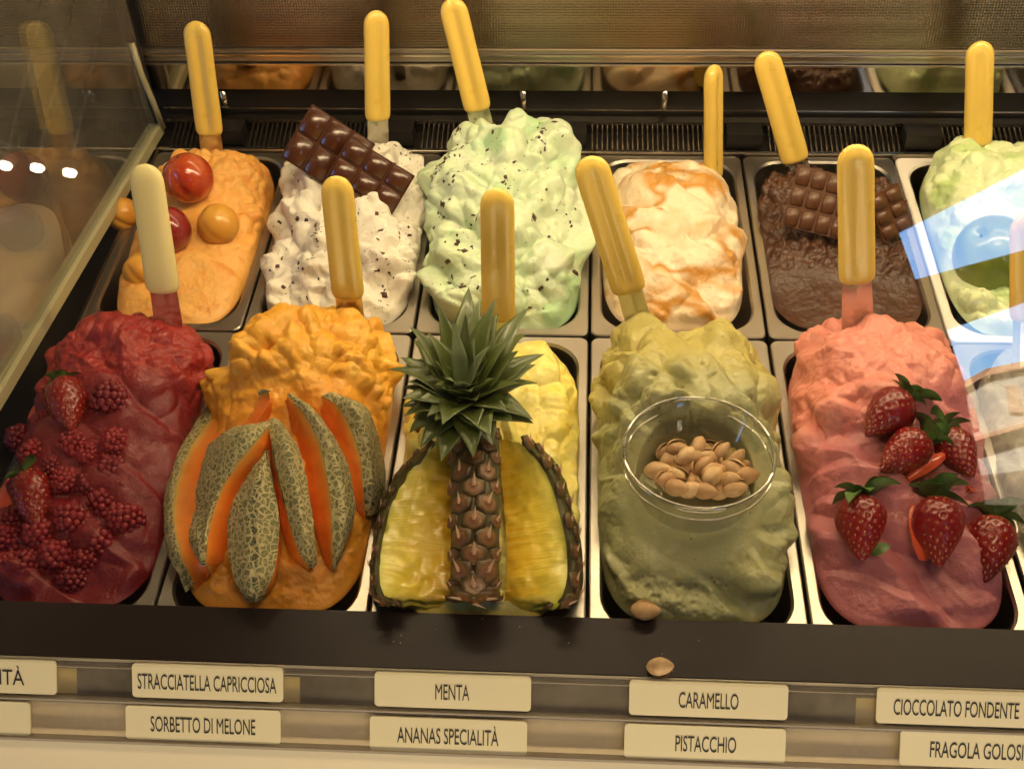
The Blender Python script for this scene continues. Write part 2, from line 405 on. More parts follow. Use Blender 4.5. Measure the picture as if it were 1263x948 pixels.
for px, py, lb in ((80, 839, 'small yellow tab peeking out behind the leftmost upper tag'), (355, 850, 'small yellow tab peeking out behind the STRACCIATELLA tag'), (1076, 877, 'small yellow tab peeking out left of the CIOCCOLATO tag')):
    c = fas(px, py, -.003); s_ = fs(c)
    tag(fbox('spare_tag', fx(c) - .012, fx(c) + .009, -.0045, -.0035, s_ - .010, s_ + .010, M_tagy, bev=.0003), lb, 'spare tag', 'spare tags behind the holder')

# back of the case -------------------------------------------------
BX0, BX1 = XL - .35, XR + .4
YB = .36
zz = lambda py: at(730, py, y=YB).z
tag(box('steel_border', BX0, BX1, LB + .001, LB + .0065, -.03, .0035, M_rail, bev=.001), 'bright steel rim along the back edge of the pans', 'rim')
VG = thing('vent_grille', 'dark air vent grille with many thin fins behind the back-row pans', 'vent grille', (0, LB + .02, 0))
def vpart(name, *a, **k):
    o = box(name, *a, **k); o.data.transform(Matrix.Translation(-VG.location)); o.parent = VG; return o
vpart('trough', BX0, BX1, LB + .007, YB + .01, -.04, -.002, M_black)
a0 = Vector((0, LB + .009, .001)); a1 = Vector((0, YB - .002, zz(152)))
vpart('back_plate', BX0, BX1, YB, YB + .004, -.002, zz(150), M_black)
sl = bmesh.new(); d = (a1 - a0); nn = Vector((0, -d.z, d.y)).normalized()
vs = [(-.0007, a0, 0), (.0007, a0, 0), (.0007, a1, 0), (-.0007, a1, 0), (-.0007, a0, -.004), (.0007, a0, -.004), (.0007, a1, -.004), (-.0007, a1, -.004)]
vv = [sl.verts.new(Vector((x, 0, 0)) + p + nn * q_ - Vector((0, LB + .02, 0))) for x, p, q_ in vs]
for f in ((0, 1, 2, 3), (7, 6, 5, 4), (0, 4, 5, 1), (1, 5, 6, 2), (2, 6, 7, 3), (3, 7, 4, 0)): sl.faces.new([vv[k] for k in f])
slm = from_bm('fin', sl); slm.materials.append(M_slat)
x = XL + .02; k = 0; cnt = 0
while x < .66:
    seg = ((x + .6) % .20)
    if seg < .150:
        o = link('fin', slm, None, VG); o.location.x = x; cnt += 1
    x += .0058
for xs in np.arange(-.6 + .15, .8, .20):
    vpart('blank_plate', float(xs) + .004, float(xs) + .044, a0.y + .004, a0.y + .03, .002, .020, M_black)
vpart('top_lip', BX0, BX1, a1.y - .002, a1.y + .0008, a1.z, a1.z + .0018, M_rail)
BP = thing('rear_guard', 'black rear guard with two thin bright rods above the vent', 'guard', (0, YB, zz(150)))
def bpart(name, *a, **k):
    o = box(name, *a, **k); o.data.transform(Matrix.Translation(-BP.location)); o.parent = BP; return o
bpart('panel', BX0, BX1, YB + .012, YB + .02, zz(152), zz(112), M_black)
bpart('rod', BX0, BX1, YB - .002, YB, zz(135.6), zz(134), M_rail)
bpart('rod', BX0, BX1, YB - .004, YB + .008, zz(150), zz(148), M_rail)
for px in (275, 645, 820):
    p = at(px, 125, y=YB); o = tube('post', [p + Vector((0, .006, -.011)), p + Vector((0, .006, .011))], .0042, M_rail); o.data.transform(Matrix.Translation(-BP.location)); o.parent = BP
tag(box('mirror_strip', BX0, BX1, YB + .004, YB + .010, zz(114.5), zz(80), M_mirror), 'long mirror strip reflecting the gelato above the black guard', 'mirror strip')
R_ = thing('rear_rail', 'ribbed steel rail under the stippled back panel', 'rail', (0, YB, zz(72)))
for (ya, yb, dy) in ((80.5, 78.5, -.004), (77.5, 70, 0), (69, 67, -.004), (66.6, 62.5, -.001)):
    o = box('rib', BX0, BX1, YB + dy, YB + .012, zz(ya), zz(yb), M_rail if dy < -.002 else M_slat if False else M_pan); o.data.transform(Matrix.Translation(-R_.location)); o.parent = R_
zt = zz(62)
sp = prism('stippled_panel', [(BX0, YB + .004, zt), (BX1, YB + .004, zt), (BX1, YB + .06, zt + .42), (BX0, YB + .06, zt + .42)], (0, .01, 0), M_stip)
tag(sp, 'stippled metal rear panel with blurred yellow reflections of the handles', 'back panel')

# left side ---------------------------------------------------------
for nm, a, b, r in (('side_trim', (XL - .002, .345, .0), (XL - .002, -.36, .0), .0),):
    pass
tag(box('side_gutter', XL - .20, -.507, -.345, .36, -.06, -.012, M_black), 'black gutter between the leftmost pans and the side glass', 'gutter')
tag(box('side_strip', -.5065, -.503 + .0, -.345, LB, -.05, .002, M_rail), 'thin steel strip beside the leftmost pans', 'steel strip')
SG = thing('side_glass_panel', 'smoky side glass panel with a pale thick bottom edge at the left end', 'glass panel', (XL, .34, 0))
SO = Matrix.Translation(-SG.location)
zb = lambda y: .016 + (.345 - y) * .095
pts = [(XL - .002, .345, zb(.345)), (XL - .002, -.42, zb(-.42)), (XL - .002, -.30, .26), (XL - .002, -.02, .70), (XL - .002, .345, .70)]
o = prism('pane', pts, (.004, 0, 0), M_sglass); o.data.transform(SO); o.parent = SG
bm = bmesh.new(); A = [(XL - .009, .345, zb(.345) - .012), (XL + .007, .345, zb(.345) - .012), (XL + .007, .345, zb(.345)), (XL - .009, .345, zb(.345))]
va = [bm.verts.new(p) for p in A]; vb = [bm.verts.new((p[0], -.42, p[2] + zb(-.42) - zb(.345))) for p in A]
bm.faces.new(va); bm.faces.new(vb[::-1])
for i in range(4): bm.faces.new((va[i], vb[i], vb[(i + 1) % 4], va[(i + 1) % 4]))
o = link('bottom_edge', from_bm('bottom_edge', bm), M_edge); o.data.transform(SO); o.parent = SG
o = tube('corner_post', [(XL, .35, -.01), (XL - .002, .35, .06), (XL - .006, .352, .13), (XL - .010, .354, .30), (XL - .012, .356, .6)], [.006, .006, .009, .011, .011], M_black); o.data.transform(SO); o.parent = SG
o = tube('seal_strip', [(XL + .008, .342, .012), (XL + .007, .335, .05), (XL + .004, .33, .09), (XL, .335, .125)], .0035, M_edge); o.data.transform(SO); o.parent = SG
# what shows through the side glass: the next case's tub, strap and worktop
M_bl = mat('pale_worktop', (.36, .29, .20), .45); M_strap = mat('brown_strap', (.045, .022, .012), .6); M_tub = mat('pale_tub', (.46, .41, .34), .4)
p = at(60, 300, z=-.05)
tag(box('neighbour_worktop', -1.25, XL - .03, -.42, .27, -.05, -.015, M_bl, bev=.004, mat=None), 'pale grey worktop seen dimly through the side glass', 'worktop')
NW = prism('pale_board', [at(20, 400, z=.0), at(150, 165, z=.0), at(270, 110, z=-.02), at(300, 150, z=-.02)][:3] + [at(110, 330, z=-.0)], (0, 0, -.01), M_bl)
bpy.data.objects.remove(NW)
ww = thing('round_tub', 'rounded pale tub standing behind the side glass at the left edge', 'tub', at(-8, 380, z=-.014))
bm = bmesh.new(); bmesh.ops.create_uvsphere(bm, u_segments=40, v_segments=20, radius=1)
for v in bm.verts: v.co = Vector((v.co.x * .070, v.co.y * .15, max(0, v.co.z) ** .7 * .06 if v.co.z > 0 else 0))
link('body', from_bm('body', bm, True), M_tub, ww)
pts = [Vector((-.80, -.02, -.10)) + Vector((.145 * math.cos(a) * .98, .06, .118 * math.sin(a))) for a in np.linspace(0, PI, 24)]
tag(tube('curved_strap', [at(px, py, z=.012) for px, py in ((-40, 172), (0, 174), (25, 185), (48, 210), (66, 245), (78, 285), (84, 310), (86, 330))], .0035, M_strap), 'thin dark brown curved strap behind the side glass', 'strap')
# ------------------------------------------------------------------ front glass
GA = math.radians(33.5); G0 = Vector((0, -.379, .0030)); gn = YAW @ Vector((0, -math.cos(GA), math.sin(GA))); gu = YAW @ Vector((0, math.sin(GA), math.cos(GA)))
a = G0 + ex_ * (XL - .45); b = G0 + ex_ * (XR + .35)
fg = prism('front_glass', [a, b, b + gu * .95, a + gu * .95], gn * .004, M_glass)
tag(fg, 'slanting clear front glass reflecting the sky and a white house at right', 'front glass')

def refl(px, py, y):
    n = np.array(gn); d = ray(px, py); r = d - 2 * d.dot(n) * n; Pn = np.array(G0 + gn * .005); t = (Pn - CAM).dot(n) / d.dot(n); P = CAM + d * t
    return Vector((P + r * (y - P[1]) / r[1]).tolist())
def refz(px, py, z):
    n = np.array(gn); d = ray(px, py); r = d - 2 * d.dot(n) * n; Pn = np.array(G0 + gn * .005); t = (Pn - CAM).dot(n) / d.dot(n); P = CAM + d * t
    return Vector((P + r * (z - P[2]) / r[2]).tolist())
# shop ceiling with three small spots, storefront wall with its opening, street beyond
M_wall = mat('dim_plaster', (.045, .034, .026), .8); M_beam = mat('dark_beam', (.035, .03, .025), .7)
tag(box('shop_ceiling', -4, 5, -2.2, 6, 2.15, 2.35, M_wall), kind='structure')
M_lamp = bpy.data.materials.new('spot_glow'); M_lamp.use_nodes = True; b_ = M_lamp.node_tree.nodes['Principled BSDF']
b_.inputs['Emission Color'].default_value = (1, .85, .6, 1); b_.inputs['Emission Strength'].default_value = 60
M_ring = steel('lamp_ring', (.6, .58, .55), .3)
for k, (px, py) in enumerate(((5, 203), (45, 206), (85, 212))):
    c = refz(px, py, 1.42)
    t = thing('ceiling_spot', ('left', 'middle', 'right')[k] + ' of three small ceiling spots mirrored in the glass at upper left', 'ceiling spot', c, 'ceiling spots mirrored in the glass')
    for nm, r0, r1, zz0, mm in (('housing', .026, .022, .0, M_ring), ('bulb', .018, .014, -.008, M_lamp)):
        bm = bmesh.new(); bmesh.ops.create_cone(bm, cap_ends=True, segments=24, radius1=r1, radius2=r0, depth=.02)
        for v in bm.verts: v.co.z += zz0 + .01
        link(nm, from_bm(nm, bm), mm, t)
    tube('hanging_rod', [(0, 0, .018), (0, 0, 2.15 - 1.42)], .004, M_ring, t)
YW = -2.0
e = [refl(px, py, YW) for px, py in ((1105, 275), (1130, 345), (1165, 395), (1190, 470), (1215, 610), (1225, 720))]
tp = [refl(px, py, YW) for px, py in ((1105, 275), (1263, 190), (1340, 148))]
wl = [Vector((-4, YW, -1))] + [Vector((-4, YW, 2.14)), Vector((e[0].x - .02, YW, 2.14))] + e + [Vector((e[-1].x, YW, -1))]
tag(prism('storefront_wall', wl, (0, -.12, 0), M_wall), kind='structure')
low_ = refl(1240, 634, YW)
tag(box('low_sky_block', e[-1].x - .3, 1.16, YW + .001, YW + .06, -1, low_.z, M_wall), 'low dim wall added below the mirrored opening to hold back skylight', 'parapet')  # added low wall, shuts out skylight and the bright street
tag(box('side_sky_block', 1.16, 6, YW - .12, YW, -1, 2.14, M_wall), 'unseen dim wall added right of the mirrored opening to hold back skylight', 'wall')  # added out of view to narrow the opening and cut skylight
far = tp[2] + (tp[2] - tp[1]) * 3
tag(prism('awning_valance', [Vector((e[0].x - .018, YW - .001, 2.14)), Vector((e[0].x - .018, YW - .001, tp[0].z)), tp[1], tp[2], Vector((4.6, YW, tp[2].z + .1)), Vector((4.6, YW, 2.14))], (0, -.1, 0), M_beam), 'dark awning valance over the shop opening, mirrored in the glass', 'awning')
bl = [refl(1130, 345, YW), refl(1263, 309, YW), refl(1263, 360, YW), refl(1165, 395, YW)]
dx = (bl[1] - bl[0]) ; bl[1] = bl[0] + dx * 14; bl[2] = bl[3] + (bl[2] - bl[3]) * 18
tag(prism('door_beam', bl, (0, -.08, 0), M_beam), 'dark beam crossing the mirrored sky at right', 'beam')
tag(box('street_ground', -12, 14, -20, YW - .12, -1.05, -1.0, M_wall), kind='structure')
tag(box('shop_floor', -4, 5, YW - .12, 6, -1.05, -1.0, M_beam), kind='structure')
tag(box('shop_rear_wall', -4, 5, 5.9, 6, -1, 2.3, M_wall), kind='structure')
# white house
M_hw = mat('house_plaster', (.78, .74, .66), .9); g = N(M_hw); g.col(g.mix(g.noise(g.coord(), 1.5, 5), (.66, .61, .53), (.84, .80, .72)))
M_roof = mat('roof_tile', (.30, .16, .09), .85); M_shut = mat('shutter', (.22, .13, .08), .6)
YH = -9.
HO = thing('white_house', 'sunlit white house with a tiled roof mirrored in the front glass', 'house', (3, YH, -1))
h0, h1, h2 = refl(1178, 500, YH), refl(1215, 466, YH), refl(1263, 456, YH)
def hp(o): o.data.transform(Matrix.Translation(-Vector((3, YH, -1)))); o.parent = HO; return o
up = h2 + (h2 - h1) * 1.2
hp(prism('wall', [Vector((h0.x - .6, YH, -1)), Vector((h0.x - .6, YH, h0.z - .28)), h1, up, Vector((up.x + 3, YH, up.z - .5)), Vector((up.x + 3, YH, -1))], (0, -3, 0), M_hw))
rr = [Vector((h0.x - .75, YH + .05, h0.z - .36)), h1 + Vector((0, .05, .0)), up + Vector((0, .05, .0)), up + Vector((0, .05, .06)), h1 + Vector((0, .05, .06)), Vector((h0.x - .75, YH + .05, h0.z - .30))]
hp(prism('roof', rr, (0, -3.3, 0), M_roof))
l0, l1 = refl(1180, 550, YH + .12), refl(1263, 527, YH + .12)
l1 = l0 + (l1 - l0) * 4
hp(prism('lower_roof', [l0, l1, l1 + Vector((0, 0, .035)), l0 + Vector((0, 0, .035))], (0, -.2, .03), M_roof))
l2 = refl(1180, 590, YH + .4); l3 = refl(1263, 580, YH + .4)
hp(prism('garden_wall', [l2, l2 + (l3 - l2) * 4, l2 + (l3 - l2) * 4 - Vector((0, 0, 2.)), l2 - Vector((0, 0, 2.))], (0, -.3, 0), mat('earth_wall', (.06, .045, .03), .9)))
for (u0, v0, u1, v1) in ((1242, 476, 1262, 508), (1190, 503, 1207, 528)):
    wa, wb = refl(u0, v0, YH + .03), refl(u1, v1, YH + .03)
    f = hp(box('window', wa.x, wb.x, YH - .02, YH + .03, wb.z, wa.z, M_shut))
# sky seen through the opening
M_sky = bpy.data.materials.new('sky'); M_sky.use_nodes = True; t_ = M_sky.node_tree; t_.nodes.clear(); g = N(M_sky)
out = g.n('ShaderNodeOutputMaterial'); em = g.n('ShaderNodeEmission'); em.inputs[1].default_value = 8
co = g.coord('Object', (1, 1, 1)); n = g.noise(co, .16, 6, .6, .5)
g.l(g.ramp(n, [(.50, (.05, .34, .98)), (.70, (.45, .72, 1.0))]), em.inputs[0]); g.l(em.outputs[0], out.inputs[0])
bm = bmesh.new(); bmesh.ops.create_uvsphere(bm, u_segments=32, v_segments=16, radius=30)
bmesh.ops.delete(bm, geom=[v for v in bm.verts if v.co.y > -7 or v.co.z < -8], context='VERTS')
sky = link('sky', from_bm('sky', bm, True), M_sky); tag(sky, kind='structure'); sky.location = (0, 0, 1)

# ------------------------------------------------------------------ gelato mounds
MOUND = {}
def mound(key, x0, x1, y0, y1, prof, disp, m, label, nx=190, ny=260, cross=None, ex=3.8, pq=(2.6, .58), zb=-.008, dip=None, skew=None):
    """a heap filling its pan: (u,v) square mapped on to a rounded footprint, lifted by a height profile, then sculpted along its normals"""
    u = np.linspace(-1, 1, nx); v = np.linspace(-1, 1, ny); U, V = np.meshgrid(u, v, indexing='ij')
    U = np.sign(U) * np.abs(U) ** .85; V = np.sign(V) * np.abs(V) ** .9
    r = np.maximum(np.abs(U), np.abs(V)); L = np.sqrt(U * U + V * V) + 1e-9; cx_, sy_ = U / L, V / L
    k = (np.abs(cx_) ** ex + np.abs(sy_) ** ex) ** (-1 / ex)
    X = (x0 + x1) / 2 + (x1 - x0) / 2 * r * cx_ * k; Y = (y0 + y1) / 2 + (y1 - y0) / 2 * r * sy_ * k
    tv = np.clip((Y - y0) / (y1 - y0), 0, 1)
    Hh = np.interp(tv, [p[0] for p in prof], [p[1] for p in prof])
    kern = np.interp(tv, [0, 1], [0, 1])
    # smooth the piecewise profile
    ts = np.linspace(0, 1, 201); hs = np.interp(ts, [p[0] for p in prof], [p[1] for p in prof]); kk = np.hanning(41); kk /= kk.sum()
    hs = np.convolve(np.pad(hs, 20, mode='edge'), kk, 'valid'); Hh = np.interp(tv, ts, hs)
    dome = np.clip(1 - r ** pq[0], 0, 1) ** pq[1]
    Z = zb + (Hh - zb) * dome
    if cross is not None: Z = Z + cross(2 * (X - x0) / (x1 - x0) - 1, tv) * dome
    if dip is not None: Z = dip(X, Y, Z)
    P = np.stack([X, Y, Z], -1)
    def nrm(P):
        a = np.gradient(P, axis=0); b = np.gradient(P, axis=1); n = np.cross(a, b); n /= (np.linalg.norm(n, axis=-1, keepdims=True) + 1e-12); return n
    Nn = nrm(P)
    idx = np.arange(nx * ny).reshape(nx, ny); Fq = np.stack([idx[:-1, :-1], idx[1:, :-1], idx[1:, 1:], idx[:-1, 1:]], -1).reshape(-1, 4)
    step = 4; si = list(range(0, nx, step)); sj = list(range(0, ny, step))
    sV = P[::step, ::step].reshape(-1, 3); a_, b_ = len(si), len(sj); id2 = np.arange(a_ * b_).reshape(a_, b_)
    sF = np.stack([id2[:-1, :-1], id2[1:, :-1], id2[1:, 1:], id2[:-1, 1:]], -1).reshape(-1, 4)
    smooth = BVHTree.FromPolygons([tuple(q) for q in sV.tolist()], sF.tolist())
    d, mask = disp(P, 2 * (X - x0) / (x1 - x0) - 1, tv)
    fade = sstep(0, .10, 1 - r)
    if dip is not None: fade = fade * dip(X, Y, Z, True)
    P2 = P + Nn * (d * fade)[..., None]
    N2 = nrm(P2); lap = np.zeros_like(d)
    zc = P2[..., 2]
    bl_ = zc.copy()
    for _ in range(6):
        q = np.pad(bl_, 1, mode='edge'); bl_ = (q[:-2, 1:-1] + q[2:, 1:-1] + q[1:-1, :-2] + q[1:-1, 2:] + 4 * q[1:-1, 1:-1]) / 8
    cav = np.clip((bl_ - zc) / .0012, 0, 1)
    off = np.array([(x0 + x1) / 2, (y0 + y1) / 2, -.03])
    me = mesh_np(key, (P2 - off).reshape(-1, 3), Fq, True, {'mask': mask * np.ones_like(d), 'cav': cav})
    o = link('gelato_mound', me, m); o.location = off.tolist(); tag(o, label, 'gelato', 'gelato heaps in the pans')
    st = 2; P3 = P2[::st, ::st]; a_, b_ = P3.shape[:2]; id3 = np.arange(a_ * b_).reshape(a_, b_)
    f3 = np.stack([id3[:-1, :-1], id3[1:, :-1], id3[1:, 1:], id3[:-1, 1:]], -1).reshape(-1, 4)
    MOUND[key] = dict(o=o, smooth=smooth, fine=BVHTree.FromPolygons([tuple(q) for q in P3.reshape(-1, 3).tolist()], f3.tolist()), P=P2, N=N2)
    return o
def hit(key, px, py, which='fine'):
    d = ray(px, py); loc, nr, i, ds = MOUND[key][which].ray_cast(Vector(CAM.tolist()), Vector(d.tolist()))
    if loc is None: return at(px, py, z=.0), Vector((0, 0, 1))
    if nr.z < 0: nr = -nr
    return loc, nr
def lifted(key, px, py, lift):
    p, n = hit(key, px, py, 'smooth'); return at(px, py, z=p.z + lift)

# sculpting recipes: each returns displacement (m) and colour mask
def lump(P, sc, amp, seed=0, wa=.007):
    Q = warp(P, 34, wa, seed + 3); f1, f2 = worley(Q * np.array([1, .85, 1.1]), sc, seed)
    md = .30 + 1.05 * sstep(-.35, .40, fbm(P, 26, 2, seed + 40)); return amp * md * (1 - np.clip(f1, 0, 1.1) ** 2 * 1.25)
def ledges(P, dirv, freq, amp, seed=0, wsc=16, wamp=.018, sharp=.16):
    Q = warp(P, wsc, wamp, seed); s = (Q @ np.array(dirv)) * freq; f = s - np.floor(s)
    prof = np.where(f < 1 - sharp, f / (1 - sharp), (1 - f) / sharp); return amp * (prof - .4), f
def d_peach(P, u, v):
    wv = sstep(.45, .75, v + .18 * u)
    d = wv * (lump(P, 70, .0085, 1) + .0018 * fbm(P, 110, 3, 5)) + (1 - wv) * (.005 * fbm(P, 18, 4, 3) + ledges(P, (.5, .8, .3), 17, .004, 4)[0]) + .0006 * fbm(P, 230, 2, 8)
    return d, sstep(.25, .5, fbm(P, 38, 3, 9)) * .5
def d_strac(P, u, v):
    Q = warp(P, 28, .012, 2)
    d = lump(P, 34, .013, 11, .014) + lump(P, 80, .004, 15, .008) + .004 * (1 - np.abs(fbm(Q, 34, 2, 12)) * 3) + ledges(P, (.5, .6, .5), 26, .007, 14, 18, .016, .25)[0] + .0009 * fbm(P, 170, 2, 13)
    return d, 0 * u
def d_mint(P, u, v):
    d = lump(P, 26, .022, 21, .014) + lump(P, 60, .009, 22, .008) + .0025 * fbm(warp(P, 30, .01, 26), 60, 3, 25) + ledges(P, (.6, .5, .5), 22, .006, 27, 18, .018, .28)[0] + .0007 * fbm(P, 190, 2, 23)
    return d, sstep(.12, .45, fbm(P, 30, 3, 24)) * .8
def d_caramel(P, u, v):
    Q = warp(P, 22, .016, 31)
    d, f = ledges(P, (.55, .70, -.35), 24, .0110, 31, 17, .024, .16)
    d = d + lump(P, 34, .006, 32, .012) + .0014 * fbm(P, 150, 3, 33)
    n1 = fbm(warp(P, 15, .03, 35) * np.array([1, 1.6, 1.6]), 20, 2, 36)
    mk = np.maximum(np.exp(-(n1 / .20) ** 2), .9 * sstep(.62, .9, f) * sstep(-.2, .2, fbm(P, 24, 2, 38))) * (.35 + .65 * sstep(-.35, .15, fbm(P, 26, 2, 37)))
    return d, mk
def d_choc(P, u, v):
    wv = sstep(.25, .45, v)
    d = wv * (lump(P, 60, .009, 41) + .005 * fbm(P, 110, 4, 42)) + (1 - wv) * (.005 * fbm(P, 26, 4, 43)) + (.0008 + .0022 * wv) * fbm(P, 240, 3, 44)
    return d, 0 * u
def d_lime(P, u, v):
    d = ledges(P, (.6, .7, .3), 18, .009, 51)[0] + lump(P, 36, .010, 52, .008) + .002 * fbm(P, 170, 3, 53); return d, sstep(.1, .5, fbm(P, 30, 3, 54))
def d_rasp(P, u, v):
    wv = sstep(.58, .70, v + .08 * fbm(P, 18, 2, 60))
    d = wv * (lump(P, 42, .010, 61, .014) + ledges(P, (.5, .7, .4), 26, .006, 68, 20, .016, .3)[0] + .0042 * fbm(P, 110, 4, 62, .55)) + (1 - wv) * (.006 * fbm(P, 24, 3, 63) + ledges(P, (.5, .8, .2), 20, .006, 64)[0] + lump(P, 38, .006, 67))
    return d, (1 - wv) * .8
def d_melon(P, u, v):
    wv = sstep(.56, .68, v)
    d = wv * (lump(P, 38, .013, 71, .018) + lump(P, 80, .0065, 72, .010) + ledges(P, (.4, .6, .6), 30, .006, 76, 20, .016, .3)[0] + .0022 * fbm(P, 120, 3, 73)) + (1 - wv) * (lump(P, 40, .009, 74, .01) + .003 * fbm(P, 90, 3, 75))
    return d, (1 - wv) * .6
def d_pine(P, u, v):
    d = ledges(P, (.8, .4, .3), 20, .008, 81)[0] + lump(P, 42, .008, 82, .008) + .0014 * fbm(P, 150, 3, 83); return d, 0 * u
def d_pist(P, u, v):
    wv = sstep(.5, .7, v)
    d1, f = ledges(P, (.25, .85, .1), 17, .0085, 91, 13, .022, .20); d2, f2 = ledges(P, (.7, .5, .3), 26, .0045, 95, 18, .016, .14)
    pit = worley(P, 150, 97)[0]; pm = sstep(.05, .25, fbm(P, 30, 3, 98))
    d = d1 + d2 * 1.5 + lump(P, 30, .012, 199, .02) + .006 * fbm(P, 20, 3, 92) + .0028 * fbm(warp(P, 40, .01, 94), 75, 4, 94) * sstep(-.2, .2, fbm(P, 22, 2, 90)) + .0008 * fbm(P, 200, 3, 93) - .0026 * pm * np.clip(1 - pit / .42, 0, 1)
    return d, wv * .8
def d_straw(P, u, v):
    wv = sstep(.52, .66, v - .12 * u)
    d = wv * (lump(P, 44, .012, 101, .014) + ledges(P, (.5, .7, .4), 24, .005, 109, 20, .016, .3)[0] + .0026 * fbm(P, 90, 3, 102) + .0008 * fbm(P, 240, 2, 106)) + (1 - wv) * (ledges(P, (.6, .7, -.2), 19, .0120, 103, 15, .02, .22)[0] + ledges(P, (.3, .9, .2), 37, .0035, 108, 20, .014, .3)[0] + .007 * fbm(P, 22, 3, 104) + .0012 * fbm(P, 120, 3, 107))
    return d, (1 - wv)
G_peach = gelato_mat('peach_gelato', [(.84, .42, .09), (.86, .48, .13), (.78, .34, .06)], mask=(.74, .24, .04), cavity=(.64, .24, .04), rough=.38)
G_strac = gelato_mat('stracciatella_gelato', [(.78, .74, .65), (.73, .68, .57), (.80, .76, .68)], specks=((.05, .025, .015), 240, .14), rough=.46, rad=(.005, .004, .003), sss=.15)
G_mint = gelato_mat('mint_gelato', [(.62, .72, .52), (.55, .68, .44), (.68, .74, .60)], mask=(.38, .60, .32), specks=((.05, .03, .015), 150, .10), rough=.42)
G_car = gelato_mat('caramel_gelato', [(.80, .68, .50), (.78, .62, .42), (.82, .73, .58)], mask=(.50, .225, .022), rough=.32, coat=.3, sss=.06)
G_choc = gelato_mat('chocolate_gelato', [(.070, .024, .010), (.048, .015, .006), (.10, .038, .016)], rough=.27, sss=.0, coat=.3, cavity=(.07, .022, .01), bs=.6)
G_lime = gelato_mat('pale_green_gelato', [(.60, .70, .38), (.66, .74, .46), (.70, .78, .55)], mask=(.46, .60, .26), rough=.4)
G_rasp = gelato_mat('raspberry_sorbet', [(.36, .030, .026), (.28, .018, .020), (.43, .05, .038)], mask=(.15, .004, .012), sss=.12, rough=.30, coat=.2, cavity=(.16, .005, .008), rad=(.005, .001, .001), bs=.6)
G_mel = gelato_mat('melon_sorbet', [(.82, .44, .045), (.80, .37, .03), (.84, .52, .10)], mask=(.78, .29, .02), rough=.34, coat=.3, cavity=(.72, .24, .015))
G_pine = gelato_mat('pineapple_gelato', [(.90, .76, .16), (.92, .82, .30), (.86, .66, .07)], rough=.36, coat=.25, bs=.25)
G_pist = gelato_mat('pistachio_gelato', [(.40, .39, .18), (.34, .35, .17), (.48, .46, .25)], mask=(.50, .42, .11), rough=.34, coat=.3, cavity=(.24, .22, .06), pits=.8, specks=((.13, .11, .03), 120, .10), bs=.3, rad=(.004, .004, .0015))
G_straw = gelato_mat('strawberry_gelato', [(.74, .28, .22), (.70, .23, .19), (.78, .35, .29)], mask=(.50, .160, .180), sss=.15, rough=.36, coat=.3, cavity=(.62, .12, .08))  # mask puts the sky's purple tint on the heap's front into its colour
G_pale = gelato_mat('pale_front_gelato', [(.27, .26, .21), (.23, .22, .18), (.31, .29, .25)], rough=.4)

i_ = .0072
B = lambda k: ((k - 3) * W + i_, (k - 2) * W - i_)
def mk(key, k, y0, y1, prof, disp, m, label, **kw):
    x0, x1 = B(k); x0 = max(x0, -.49); x0 += kw.pop('dx0', 0); x1 += kw.pop('dx1', 0); return mound(key, x0, x1, y0, y1, prof, disp, m, label, **kw)
mk('peach', 0, .012, .290, [(0, .008), (.2, .018), (.5, .034), (.8, .050), (1, .046)], d_peach, G_peach, 'orange peach gelato heap with plums and apricots on top', dx1=-.004, dx0=.004, pq=(2.8, .6))
mk('strac', 1, .012, .285, [(0, .012), (.2, .028), (.5, .046), (.8, .056), (1, .054)], d_strac, G_strac, 'white gelato heap speckled with chocolate flakes', pq=(2.4, .6))
mk('mint', 2, .012, .292, [(0, .014), (.25, .044), (.6, .072), (.85, .092), (1, .088)], d_mint, G_mint, 'tall lumpy mint green gelato heap with chocolate flecks', pq=(2.3, .62))
mk('caramel', 3, .020, .272, [(0, .010), (.3, .040), (.6, .048), (1, .046)], d_caramel, G_car, 'cream gelato heap streaked with amber caramel sauce', dx0=.005, dx1=-.008, pq=(2.6, .62))
mk('choc', 4, .022, .272, [(0, -.012), (.25, -.004), (.45, .014), (.75, .030), (1, .026)], d_choc, G_choc, 'dark chocolate gelato heap with broken chocolate bars', pq=(3, .6))
mk('lime', 5, .014, .296, [(0, .005), (.3, .024), (.7, .062), (1, .072)], d_lime, G_lime, 'pale green gelato heap with a green fruit in the white pan', dx0=.008, pq=(2.6, .6))
mk('rasp', 0, -.3235, -.014, [(0, -.004), (.25, .024), (.55, .056), (.8, .086), (1, .082)], d_rasp, G_rasp, 'deep red raspberry sorbet heap covered in berries', nx=240, ny=380, pq=(2.8, .6), dx0=-.004)
mk('melon', 1, -.3235, -.018, [(0, .006), (.2, .024), (.5, .054), (.8, .098), (1, .100)], d_melon, G_mel, 'orange melon sorbet heap under the melon slices', nx=240, ny=360, pq=(2.6, .62))
mk('pine', 2, -.3235, -.018, [(0, .004), (.2, .018), (.5, .040), (.8, .050), (1, .040)], d_pine, G_pine, 'yellow pineapple gelato heap behind the cut pineapple', nx=230, ny=340, pq=(3, .6))
cupc = at(862, 556, z=.098); CR, CB, CHT = .0575, .045, .046
def dip(X, Y, Z, fade=False):
    r = np.hypot(X - cupc.x, Y - cupc.y)
    if fade: return np.where(r < CR + .006, sstep(CR - .008, CR + .010, r), 1.)
    zc = cupc.z - CHT - .0025; zcone = zc + np.clip((r - CB) / (CR - CB), 0, 1) * (CHT * .80)
    tt = sstep(CR - .004, CR + .012, r)
    return np.where(r < CR + .012, np.minimum(Z, zcone) * (1 - tt) + Z * tt, Z)
